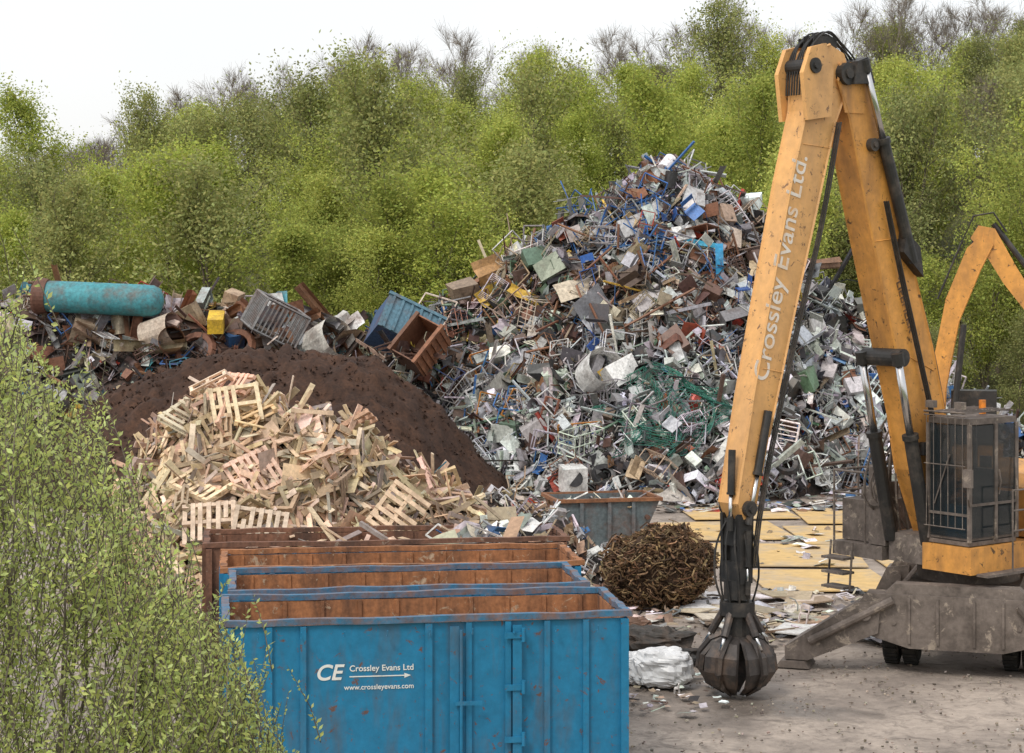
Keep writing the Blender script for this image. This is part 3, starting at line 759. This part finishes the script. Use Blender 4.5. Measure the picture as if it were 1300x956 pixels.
def hose(P,r=.035,tgt=None): 
    Q=[];P=[np.array(p,float) for p in P]
    for i in range(len(P)-1):
        for t in np.linspace(0,1,5)[:-1]:
            a=P[max(i-1,0)];b_=P[i];c_=P[i+1];d_=P[min(i+2,len(P)-1)]
            Q.append(.5*((2*b_)+(-a+c_)*t+(2*a-5*b_+4*c_-d_)*t*t+(-a+3*b_-3*c_+d_)*t**3))
    Q.append(P[-1]);(tgt or dk).add(polytube(Q,r,6))
for i in range(8):
    s_=-.24+i*.068
    hose([(3.3,s_,11.1),(3.6,s_,11.9),(4.05+.03*(i%4),s_,12.3+.06*(i%3)),(4.5,s_,12.5+.05*(i%2)),(4.85+.04*(i%3),s_,12.3),(5.1,s_,11.9),(5.16,s_,11.3)],.019)
for s_ in (-.15,0,.15):
    hose([(1.3,s_,2.9),(.75,s_,4.0),(1.05,s_,5.4),(1.45,s_,6.7),(2.38,s_,9.1),(3.1,s_,11.1),(3.4,s_,11.8)],.035)
for i in range(3):
    s_=.29+.05*i; hose([(4.3,s_,10.8),(4.8,s_,8.8),(5.5,s_,6.7),(6.15,s_,4.6),(6.5,s_,3.2),(6.6,s_,2.4)],.018)
for i in range(3):
    s_=-.34+.05*i; hose([(3.2,s_,10.9),(2.95,s_,9.5),(2.35,s_,7.9),(1.9,s_,6.2),(1.6,s_,4.6),(1.3,s_,3.0)],.02)
for i in range(3):
    s_=.34+.05*i; hose([(3.0,s_,9.3),(2.6,s_,8.0),(2.0,s_,6.2),(1.5,s_,4.6),(1.2,s_,3.0)],.02)
for i in range(4):
    dk.add(bx(4.2,4.85,-.22+.13*i,-.2+.13*i,12.25,12.42+.04*(i%2)))
for (r_,z_) in ((1.35,5.6),(1.75,7.0),(2.2,8.4),(2.85,10.0)): dk.add(box(.1,.5,.16,(r_,0,z_)))
dk.add(box(.5,.7,.6,(1.2,0,3.35)));dk.add(box(.35,.9,.25,(1.75,0,4.35)))
gx=6.72
dk.add(box(.34,.42,.5,(gx,0,3.05)));dk.add(polytube([(gx,0,2.9),(gx,0,2.2)],.13,12));dk.add(box(.34,.42,.4,(gx,0,2.3)))
for s_ in (-.22,.22): dk.add(prism([(gx-.18,3.4),(gx+.2,3.4),(gx+.17,2.1),(gx-.15,2.1)],s_-.035,s_+.035))
for s_ in (-.3,.3): cyl((gx,s_,3.1),(gx,s_*.9,2.0),.06,.035,.6)
dk.add(polytube([(gx,0,2.15),(gx,0,1.8)],.25,16));dk.add(polytube([(gx,0,1.75),(gx,0,1.5)],.33,18));dk.add(polytube([(gx,0,1.5),(gx,0,.85)],.24,16))
for i in range(9):
    a=i*.7;k=U(.8,1.15);hose([(gx+.12*math.cos(a),.12*math.sin(a),3.4),(gx+.36*k*math.cos(a),.32*k*math.sin(a),2.85),(gx+.4*k*math.cos(a+.2),.36*k*math.sin(a+.2),2.2),(gx+.24*math.cos(a+.3),.24*math.sin(a+.3),1.6)],.02)
cyl((6.95,.1,4.6),(7.0,.1,3.2),.07,.04);cyl((6.2,.3,5.3),(6.7,.3,3.3),.08,.045)
dk.build('hydraulics',[M_black],ex,False)
dk=MB()
for i in range(5):
    a=2*math.pi*i/5+.3;ca,sa=math.cos(a),math.sin(a)
    prof=[(.22,1.12,.16),(.45,1.02,.24),(.64,.78,.33),(.68,.5,.33),(.52,.22,.24),(.2,.02,.05)]
    V=[];F=[]
    for (rr,zz,hw_) in prof:
        for dr in (0,-.09):
            for sgn in (-1,1): 
                x_=(rr+dr);V.append((gx+x_*ca-sgn*hw_*sa,x_*sa+sgn*hw_*ca,zz))
    for k in range(len(prof)-1):
        o=k*4;n_=o+4
        F+=[(o,o+1,n_+1,n_),(o+2,n_+2,n_+3,o+3),(o,n_,n_+2,o+2),(o+1,o+3,n_+3,n_+1)]
    dk.add((V,F))
    P=[(gx+(p[0]+.05)*ca,(p[0]+.05)*sa,p[1]) for p in prof];dk.add(polytube(P,[.05,.08,.08,.07,.05,.02],6))
    dk.add(polytube([(gx+.22*ca,.22*sa,1.62),(gx+.5*ca,.5*sa,1.15)],.075,8));chm.add(polytube([(gx+.45*ca,.45*sa,1.22),(gx+.64*ca,.64*sa,.92)],.035,8))
M_grab=surf('worn_grab_steel',(.06,.052,.048),(.16,.11,.08),.48,.68,2.5,.5,.3,.35,7,.2,.8)
dk.build('orange_peel_grab',[M_grab],ex,False);chm.build('piston_rods',[M_chrome],ex,True)
for body,sz,pos,dr in (('Crossley Evans Ltd.',.56,(6.30,.2475,5.85),(-1.46,5.7)),):
    X=Vector((dr[0],0,dr[1])).normalized();Nn=Vector((0,1,0));Y=Nn.cross(X)
    Mx=Matrix(((X.x,Y.x,Nn.x,pos[0]),(X.y,Y.y,Nn.y,pos[1]),(X.z,Y.z,Nn.z,pos[2]),(0,0,0,1)))
    text_mesh(body,sz,'stick_lettering',M_whitef,ex,Mx@Matrix.Translation((0,-.12,0)),0,.004)
X=Vector((.93,0,2.4)).normalized()*-1;Y=Vector((0,1,0)).cross(X)
Mx=Matrix(((X.x,Y.x,0,2.6),(X.y,Y.y,1,.297),(X.z,Y.z,0,7.7),(0,0,0,1)))
text_mesh('LIEBHERR',.26,'boom_lettering',M_darklet,ex,Mx,0,.004)
up=MB()
up.add(bx(-3.2,1.2,-1.45,.45,2.0,2.5));up.add(prism([(-3.3,2.5),(-.2,2.5),(-.2,3.5),(-.5,3.75),(-3.1,3.75),(-3.3,3.5)],-1.4,1.4))
up.add(bx(.35,2.05,.5,1.72,1.98,2.5));up.add(bx(-3.2,.33,.5,1.72,2.0,2.46))
up.build('upper_structure',[M_orange2],ex)
g=MB()
g.add(bx(.4,2.0,-1.95,-.6,2.0,2.28));g.add(bx(.5,1.75,-1.9,-1.05,2.3,3.15));g.add(bx(.7,1.5,-1.6,-1.15,3.15,3.4))
g.add(polytube([(0,0,1.55),(0,0,2.0)],1.05,32))
g.add(bx(-4.0,-3.25,-1.5,1.5,1.9,3.6))
g.add(bx(1.2,1.9,-.5,.45,2.02,2.6))
for i in range(5): g.add(bx(.56+i*.22,.72+i*.22,-1.95,-1.9,2.45,3.0))
def rail(P,r=.025): g.add(polytube(P,r,6))
for (a,b_,c_,d_) in ((.45,-1.95,1.95,-1.95),(1.95,-1.95,1.95,-1.1)):
    for z_ in (3.3,3.75): rail([(a,b_,z_),(c_,d_,z_)])
for (a,b_) in ((.45,-1.95),(1.2,-1.95),(1.95,-1.95),(1.95,-1.1)): rail([(a,b_,2.25),(a,b_,3.76)])
for z_ in (2.95,3.4,3.8): rail([(-2.6,1.8,z_),(.3,1.8,z_)])
for a in (-2.6,-1.6,-.7,.3): rail([(a,1.8,2.4),(a,1.8,3.82)])
for z_ in (2.8,3.2,3.6): rail([(.1,1.98,z_),(1.1,1.98,z_)],.02)
for a in (.1,.6,1.1): rail([(a,1.98,1.95),(a,1.98,3.62)],.02)
g.add(bx(.1,1.9,1.73,2.0,1.95,2.0))
for z_ in (1.35,1.65,1.95): g.add(bx(2.05,2.4,-1.9,-1.3,z_,z_+.05))
rail([(2.2,-1.9,1.3),(2.1,-1.9,2.3)]);rail([(2.2,-1.3,1.3),(2.1,-1.3,2.3)])
for i in range(8):
    s_=U(-.9,-.45);hose([(U(1.2,1.9),s_,U(2.5,2.9)),(U(1.5,2.3),s_+U(-.2,.2),U(3.2,3.9)),(U(1.5,2.0),s_+.1,U(4.2,4.8)),(1.6,-.35,5.2)],.022,g)
g.add(bx(1.55,1.95,-1.0,-.55,2.3,3.6));g.add(bx(1.75,2.0,-.95,-.6,3.1,3.9))
g.build('decks_and_rails',[M_dust],ex)
cb=MB();gl=MB();r0,r1,s0,s1,z0,z1=.5,1.95,.58,1.6,2.52,5.02
cb.add(bx(r0,r1,s0,s1,z1-.12,z1));cb.add(bx(r0,r1,s0,s1,z0,z0+.08))
cb.add(bx(r0,r0+.04,s0+.05,s1-.05,z0+.1,3.5));cb.add(bx(r0+.05,r1-.02,s0+.02,s1-.02,z0+.1,z0+.2))
for (a,b_) in ((r0,s0),(r1,s0),(r1,s1),(r0,s1),(1.15,s1)): cb.add(bx(a-.035,a+.035,b_-.035,b_+.035,z0+.08,z1-.12))
cb.add(bx(r0,r1,s1-.03,s1+.03,3.3,3.35));cb.add(bx(r1-.03,r1+.03,s0,s1,3.1,3.15))
gl.add(bx(r1-.008,r1+.008,s0+.05,s1-.05,z0+.15,z1-.14));gl.add(bx(r0+.05,r1-.05,s1-.008,s1+.008,z0+.15,z1-.14));gl.add(bx(r0+.05,r1-.05,s0-.008,s0+.008,z0+.15,z1-.14));gl.add(bx(r0-.008,r0+.008,s0+.05,s1-.05,3.55,z1-.14))
for i in range(6):
    y=s0+.06+(s1-s0-.12)*i/5;cb.add(polytube([(r1+.14,y,z0+.35),(r1+.14,y,z1+.05)],.008,5))
for z_ in (z0+.35,4.1,z1+.05): cb.add(polytube([(r1+.14,s0,z_),(r1+.14,s1,z_)],.012,5))
for i in range(7):
    y=s0+.06+(s1-s0-.12)*i/6;cb.add(polytube([(r0+.1,y,z1+.14),(r1+.14,y,z1+.1)],.013,5))
for x_ in (r0+.1,r1+.14): cb.add(polytube([(x_,s0,z1+.12),(x_,s1,z1+.12)],.022,5))
cb.add(polytube([(r1,s1,3.3),(r1+.35,s1+.25,3.5),(r1+.35,s1+.25,4.0)],.018,5));cb.add(box(.06,.2,.35,(r1+.35,s1+.25,3.9)))
cb.add(box(.12,.2,.14,(r1+.1,s0+.15,z1+.26)));cb.add(box(.12,.2,.14,(r1+.1,s1-.15,z1+.26)))
cb.add(polytube([(.6,s1+.06,2.7),(.6,s1+.12,3.4),(.6,s1+.06,4.2)],.02,6));cb.add(polytube([(1.1,s1+.05,3.5),(1.1,s1+.1,3.75),(1.1,s1+.05,4.0)],.015,6))
cb.add(polytube([(r1+.03,.75,3.3),(r1+.05,1.15,4.3)],.014,5))
cb.build('cab_frame',[M_dust],ex);gl.build('cab_glass',[M_glass],ex)
it=MB();it.add(bx(.8,1.25,.85,1.35,2.8,3.2));it.add(bx(.75,.88,.85,1.35,3.2,3.95));it.add(bx(.78,.86,.98,1.22,3.97,4.2));it.add(bx(1.5,1.7,.8,1.4,2.75,3.25));it.add(bx(.9,1.3,.7,.82,3.2,3.35));it.add(bx(.9,1.3,1.38,1.5,3.2,3.35));it.add(polytube([(1.65,1.1,3.2),(1.5,1.1,3.5)],.03,6));it.add(ring(.17,.02,16),(1,1,1),0,rot_to((-.5,0,1),0),(1.48,1.1,3.52))
it.build('seat_and_controls',[M_black],ex)
lp=MB();lp.add(polytube([(.8,1.0,z1+.02),(.8,1.0,z1+.3)],.07,10),(.8,.25,.02));lp.build('beacon',[M_waste],ex)
uc=empty('undercarriage',(0,0,0),0,ex)
uc.matrix_parent_inverse=Matrix.Identity(4)
uc.rotation_euler=(0,0,math.radians(-18)-ang)
fr=MB()
fr.add(bx(-.75,.75,-2.2,2.2,.75,1.55))
fr.add(bx(-1.1,1.1,-1.0,1.0,1.2,1.56))
for sgn in (-1,1):
    y=sgn*2.45
    ext_l=3.35 if sgn<0 else 2.4
    body=[(-1.75,1.55),(1.75,1.55),(2.0,1.2),(1.7,.72),(.9,.5),(-.9,.5),(-1.7,.72),(-2.0,1.2)]
    fr.add(prism(body,y-.27,y+.27))
    fr.add(prism([(-1.2,1.75),(1.2,1.75),(1.4,1.552),(-1.4,1.552)],y-.2,y+.2))
    for d_,E in ((-1,ext_l),(1,2.4)):
        leg=[(d_*1.45,1.42),(d_*1.95,1.35),(d_*E,.42),(d_*E,.16),(d_*(E-.45),.16),(d_*1.5,.78)]
        fr.add(prism(leg if d_>0 else leg[::-1],y-.33,y-.28+.56))
        fr.add(prism([(d_*(E-.5),.0),(d_*(E+.18),.0),(d_*(E+.08),.14),(d_*(E-.4),.14)],y-.4,y+.4))
        fr.add(polytube([(d_*1.75,y-.4,1.15),(d_*1.75,y+.4,1.15)],.13,12))
        fr.add(polytube([(d_*1.2,y-.36,1.45),(d_*(E-.5),y-.36,.55)],.085,10))
    for x_ in (-.9,-.35,.35,.9): fr.add(bx(x_-.025,x_+.025,y+.272 if sgn>0 else y-.31,y+.31 if sgn>0 else y-.272,.6,1.5))
    for x_ in (-1.5,-1.2,1.2,1.5): fr.add(polytube([(x_,y+sgn*.2,1.0),(x_,y+sgn*.3,1.0)],.05,8))
fr.build('frame_and_outriggers',[M_dust],uc)
wh=MB();hb_=MB()
for y in (-1.55,1.55):
    hb_.add(polytube([(-1.3,y,.55),(1.3,y,.55)],.14,12))
    for sg in (-1,1):
        for q_ in (.98,1.36):
            x_=sg*q_
            wh.add(lathe([(x_-.15,.30),(x_-.16,.48),(x_-.1,.55),(x_+.1,.55),(x_+.16,.48),(x_+.15,.30)],32),(1,1,1),0,None,(0,y,.55))
            for k in range(26):
                t=2*math.pi*k/26;wh.add(box(.26,.05,.04),(1,1,1),0,np.array(Matrix.Rotation(t,3,'X')),(x_,y-.565*math.sin(t),.55+.565*math.cos(t)))
        hb_.add(polytube([(sg*1.2,y,.55),(sg*1.48,y,.55)],.29,20))
wh.build('tyres',[M_rubber],uc);hb_.build('axles_and_hubs',[M_dust],uc)

# ------------------------------------------------------------------ second machine in the background
e2=empty('crawler_excavator',(13.2,62.0,0),math.radians(-14))
o=MB()
b2_=[(-.3,2.0),(.35,2.0),(.45,4.2),(.85,6.3),(1.5,7.9),(1.9,8.7),(1.55,9.0),(1.1,8.6),(.45,7.0),(-.02,4.6)]
o.add(prism(b2_,-.2,.2));strip(o,b2_[1:6],-.2,.2,.025)
s2_=[(1.2,8.9),(1.45,9.3),(1.95,9.2),(2.6,8.0),(4.3,5.2),(4.1,5.0),(2.2,7.5),(1.6,8.5)]
o.add(prism(s2_,-.16,.16));o.add(bx(-.5,2.2,-1.2,1.2,1.2,2.4));o.build('boom_stick_and_body',[M_orange2],e2)
o=MB()
for s_ in (-1.1,1.1): o.add(prism([(-.9,.35),(-.6,.05),(2.3,.05),(2.6,.35),(2.6,.6),(2.3,.9),(-.6,.9),(-.9,.6)],s_-.28,s_+.28))
o.add(polytube([(.8,0,.8),(.8,0,1.25)],.7,20));o.add(polytube([(.6,-.3,2.4),(1.0,-.3,6.2)],.1,8));o.add(polytube([(.9,0,7.6),(1.5,0,9.3)],.08,8));o.add(polytube([(1.9,.0,9.35),(3.2,0,7.6)],.09,8))
for i in range(5):
    P=[(.2,-.12+.06*i,7.0),(.9,-.12+.06*i,8.7),(1.3,-.12+.06*i,9.6),(1.9,-.12+.06*i,9.7),(2.3,-.12+.06*i,9.1)];o.add(polytube(P,.03,5))
for i in range(5):
    a=2*math.pi*i/5;o.add(polytube([(4.2+.1*math.cos(a),.1*math.sin(a),4.2),(4.2+.6*math.cos(a),.6*math.sin(a),3.7),(4.2+.55*math.cos(a),.55*math.sin(a),3.1),(4.2+.1*math.cos(a),.1*math.sin(a),2.7)],.09,6))
o.add(polytube([(4.2,0,5.1),(4.2,0,4.1)],.12,8));o.add(bx(.6,2.0,.3,1.2,2.42,4.1))
o.build('tracks_cab_and_grab',[M_black],e2)

# ------------------------------------------------------------------ vegetation
def leafmesh(P,C,S,asp=.55,A=None):
    n=len(P)
    a=rng.normal(0,1,(n,3)) if A is None else A
    a/=np.linalg.norm(a,axis=1)[:,None]
    r=rng.normal(0,1,(n,3));b_=np.cross(a,r);b_/=np.linalg.norm(b_,axis=1)[:,None]
    S=S[:,None]
    V=np.stack([P-a*S,P+b_*S*asp,P+a*S,P-b_*S*asp],1).reshape(-1,3)
    col=np.repeat(C,4,0);return V,col
def add_mesh(name,Vl,Cl,bark,mats):
    nl=len(Vl)//4
    V=np.concatenate([Vl,bark[0]]) if len(bark[0]) else Vl
    me=bpy.data.meshes.new(name)
    me.vertices.add(len(V));me.vertices.foreach_set('co',V.astype(np.float32).ravel())
    li=list(range(nl*4));ls=list(range(0,nl*4,4));o=nl*4
    for f in bark[1]:
        ls.append(len(li));li.extend(i+o for i in f)
    me.loops.add(len(li));me.loops.foreach_set('vertex_index',li)
    me.polygons.add(len(ls));me.polygons.foreach_set('loop_start',ls)
    me.polygons.foreach_set('material_index',[0]*nl+[1]*len(bark[1]))
    C=np.ones((len(V),4),np.float32);C[:nl*4,:3]=Cl
    a=me.color_attributes.new("Col",'FLOAT_COLOR','POINT');a.data.foreach_set('color',C.ravel())
    for m in mats: me.materials.append(m)
    me.update(calc_edges=True);me.validate();return me
def make_tree(name,H,cr,nleaf,mats,leafsize=.085,bare=False,start=.18,fine=4):
    V=[];F=[]
    def ad(vf):
        n=len(V);V.extend(vf[0]);F.extend([tuple(i+n for i in f) for f in vf[1]])
    cl=[]
    stems=random.choice([1,2,3])
    for s in range(stems):
        lean=rng.normal(0,.07,2)*H*(1 if stems==1 else 1.8);hs_=H*(1 if s==0 else U(.65,.95))
        T=[np.array([lean[0]*t*t+.15*math.sin(3*t+s),lean[1]*t*t,t*hs_*.97]) for t in np.linspace(0,1,9)]
        ad(polytube(T,[max(.012,.012*H*(1-t)**.9) for t in np.linspace(0,1,9)],5,False))
        npb=int((26 if not bare else 28)/(.6+.4*stems))
        for i in range(npb):
            t=start+(1-start)*(i+R())/npb*.99;k=t*8;k0=int(k);base=T[k0]+(T[min(8,k0+1)]-T[k0])*(k-k0)
            az=i*2.4+U(-.5,.5);u_=(t-start)/(1-start);prof=(.65+.55*u_ if u_<.5 else .88*(1-(u_-.5)*2)**.6+.14)
            L=cr*prof*U(.5,1.25)
            el=U(.35,1.0)+t*.3
            d=np.array([math.cos(az)*math.cos(el),math.sin(az)*math.cos(el),math.sin(el)])
            P=[base,base+d*L*.5+rng.normal(0,.08,3),base+d*L+np.array([0,0,.12*L])]
            ad(polytube(P,[.014+.005*L,.013,.006],3,False))
            ns=6 if not bare else 9
            for j in range(ns):
                f=U(.2,1.05);bp=P[0]+(P[2]-P[0])*f;d2=d+rng.normal(0,.55,3)+np.array([0,0,.3]);d2/=np.linalg.norm(d2)
                L2=L*U(.2,.5);q=bp+d2*L2
                ad(polytube([bp,q],[.010,.005],3,False));cl.append((q,.24+.20*L2));cl.append(((bp+q)/2,.3))
                if bare:
                    for k_ in range(fine):
                        b3=bp+(q-bp)*U(.2,1);d3=d2+rng.normal(0,.5,3)+np.array([0,0,.3]);d3/=np.linalg.norm(d3)
                        ad(polytube([b3,b3+d3*U(.4,1.0)],[.008,.004],3,False))
    V=np.array(V)
    if nleaf==0:
        return add_mesh(name,np.zeros((0,3)),np.zeros((0,3)),(V,F),mats)
    c=np.array([x[0] for x in cl]);sg=np.array([x[1] for x in cl])
    wgt=rng.random(len(c))**1.0+.2;wgt/=wgt.sum()
    idx=rng.choice(len(c),nleaf,p=wgt)
    P=c[idx]+rng.normal(0,1,(nleaf,3))*sg[idx][:,None]*np.array([.95,.95,1.05])
    cv=.80+.40*rng.random(len(c));C=np.ones((nleaf,3))*cv[idx][:,None];C*=(.8+.4*rng.random((nleaf,1)))
    C[:,0]*=(.9+.22*rng.random(nleaf))
    S=leafsize*(.6+.8*rng.random(nleaf))
    Vl,Cl=leafmesh(P,C,S);return add_mesh(name,Vl,Cl,(V,F),mats)
leafy=[make_tree('birch_%d'%i,U(10.5,13),U(2.6,3.4),19000,[M_leaf,M_bark],.074) for i in range(6)]
olive=[make_tree('sallow_%d'%i,U(8,10.5),U(2.8,3.5),14500,[M_leafo,M_bark],.072,False,.08) for i in range(3)]
bare=[make_tree('bare_%d'%i,U(10,12.5),U(2.4,3.2),0,[M_twig,M_twig],.07,True,.12,7) for i in range(3)]
wd=empty('distant_woodland')
def put(me,x,y,s,nm):
    o=bpy.data.objects.new(nm,me);link(o);o.parent=wd;o.location=(x,y,terrain(x,y)-.3)
    o.rotation_euler=(U(-.05,.05),U(-.05,.05),U(0,6.28));o.scale=(s*U(.95,1.25),s*U(.95,1.25),s*U(.85,1.15))
for row,y in enumerate([91,98,106,115,124,133,140]):
    for x in np.arange(-42-(y-90)*.1,44+(y-90)*.1,3.5):
        xx=x+U(-1.5,1.5);yy=y+U(-2.6,2.6);k=R()
        cl_=fbm(xx*.09,yy*.09,11,2)
        if xx/yy<-.205 and yy>110 and k<.75: put(random.choice(bare),xx,yy,U(.75,1.0),'bare_tree')
        elif (cl_>.1 and k<.55) or k<.13: put(random.choice(olive),xx,yy,U(.9,1.35),'sallow_tree')
        elif k<.20: put(random.choice(bare),xx,yy,U(.75,.98),'bare_tree')
        else: put(random.choice(leafy),xx,yy,U(.66,1.05),'birch_tree')
for x in np.arange(-50,54,1.5):
    put(random.choice(bare),x+U(-.8,.8),U(144,153),U(.9,1.14),'bare_tree')
for x in np.arange(-22,46,5.5):
    put(random.choice(leafy),x+U(-1.5,1.5),U(142,148),U(.75,.95),'birch_tree')
for x in np.arange(-42,46,2.8):
    put(random.choice(olive+leafy[:2]),x+U(-1,1),U(87.5,90.5)if x<-8 or x>14 else U(92,94),U(.35,.6),'understorey_shrub')

# foreground willow bush on the bank
BXp=[-7,-4.6,-3.64,-3.3,-3.0,-2.74,-2.5,-2.3,-2.05,-1.85,-1.62,-1.35];BZp=[8.2,8.3,7.9,7.4,7.1,6.65,6.15,5.85,5.5,5.15,4.7,3.6]
bush=empty('willow_bush')
P=[];A=[];C=[];S=[];V=[];F=[]
def ad2(vf):
    n=len(V);V.extend(vf[0]);F.extend([tuple(i+n for i in f) for f in vf[1]])
cnt=0
while cnt<4000:
    x=U(-5.6,-1.4);y=14+U(-1.5,1.7);xr=x*14/y;top=float(np.interp(xr,BXp,BZp));top=8-(8-top)*y/14
    g0=terrain(x,y)+.5
    if top<g0: continue
    z=g0+(top-g0)*(R()**.85)
    ed=top-z
    if fbm(x*1.1,y*1.1,z*1.1)<-.38+U(-.1,.1)+(.3 if ed<.6 else 0) : continue
    L=U(.3,.8);d=np.array([U(-.6,.6)+.15,U(-.45,.45),1.0]);d/=np.linalg.norm(d)
    tip=np.array([x,y,z+(U(.1,.6) if R()<.14 else 0)]);b0=tip-d*L;cnt+=1
    bow=rng.normal(0,.06,3)
    ad2(polytube([b0,b0+d*L*.5+bow,tip],[.005,.004,.002],3,False))
    tone=U(.72,1.15)
    nl=int(L*40)
    for k in range(nl):
        t=(k+R())/nl
        p=b0+d*L*t+bow*math.sin(math.pi*t);a=rng.normal(0,1,3);a-=d*np.dot(a,d);a/=np.linalg.norm(a);a=a*.9+d*U(.2,1.0);a/=np.linalg.norm(a)
        ll=U(.018,.038)*(1-.35*t);P.append(p+a*ll);A.append(a);S.append(ll);q=tone*U(.8,1.2);C.append((q*U(.92,1.08),q,q*U(.8,1.2)))
for i in range(26):
    x=U(-5.4,-2.1);y=14+U(-1.0,1.6);g0=terrain(x,y);top=float(np.interp(x,BXp,BZp))-.7
    ad2(polytube([(x+U(-.3,.3),y,g0-.1),(x+U(-.2,.2),y+U(-.1,.1),(g0+top)/2),(x+U(-.1,.3),y,max(g0+.5,top))],[.02,.012,.004],5,False))
Vl,Cl=leafmesh(np.array(P),np.array(C),np.array(S),.45,np.array(A))
me=add_mesh('willow_foliage',Vl,Cl,(np.array(V),F),[M_leafw,M_bark])
o=bpy.data.objects.new('foliage',me);link(o);o.parent=bush
print('OBJECTS',len(bpy.data.objects),'shoots',cnt,'leaves',len(P))
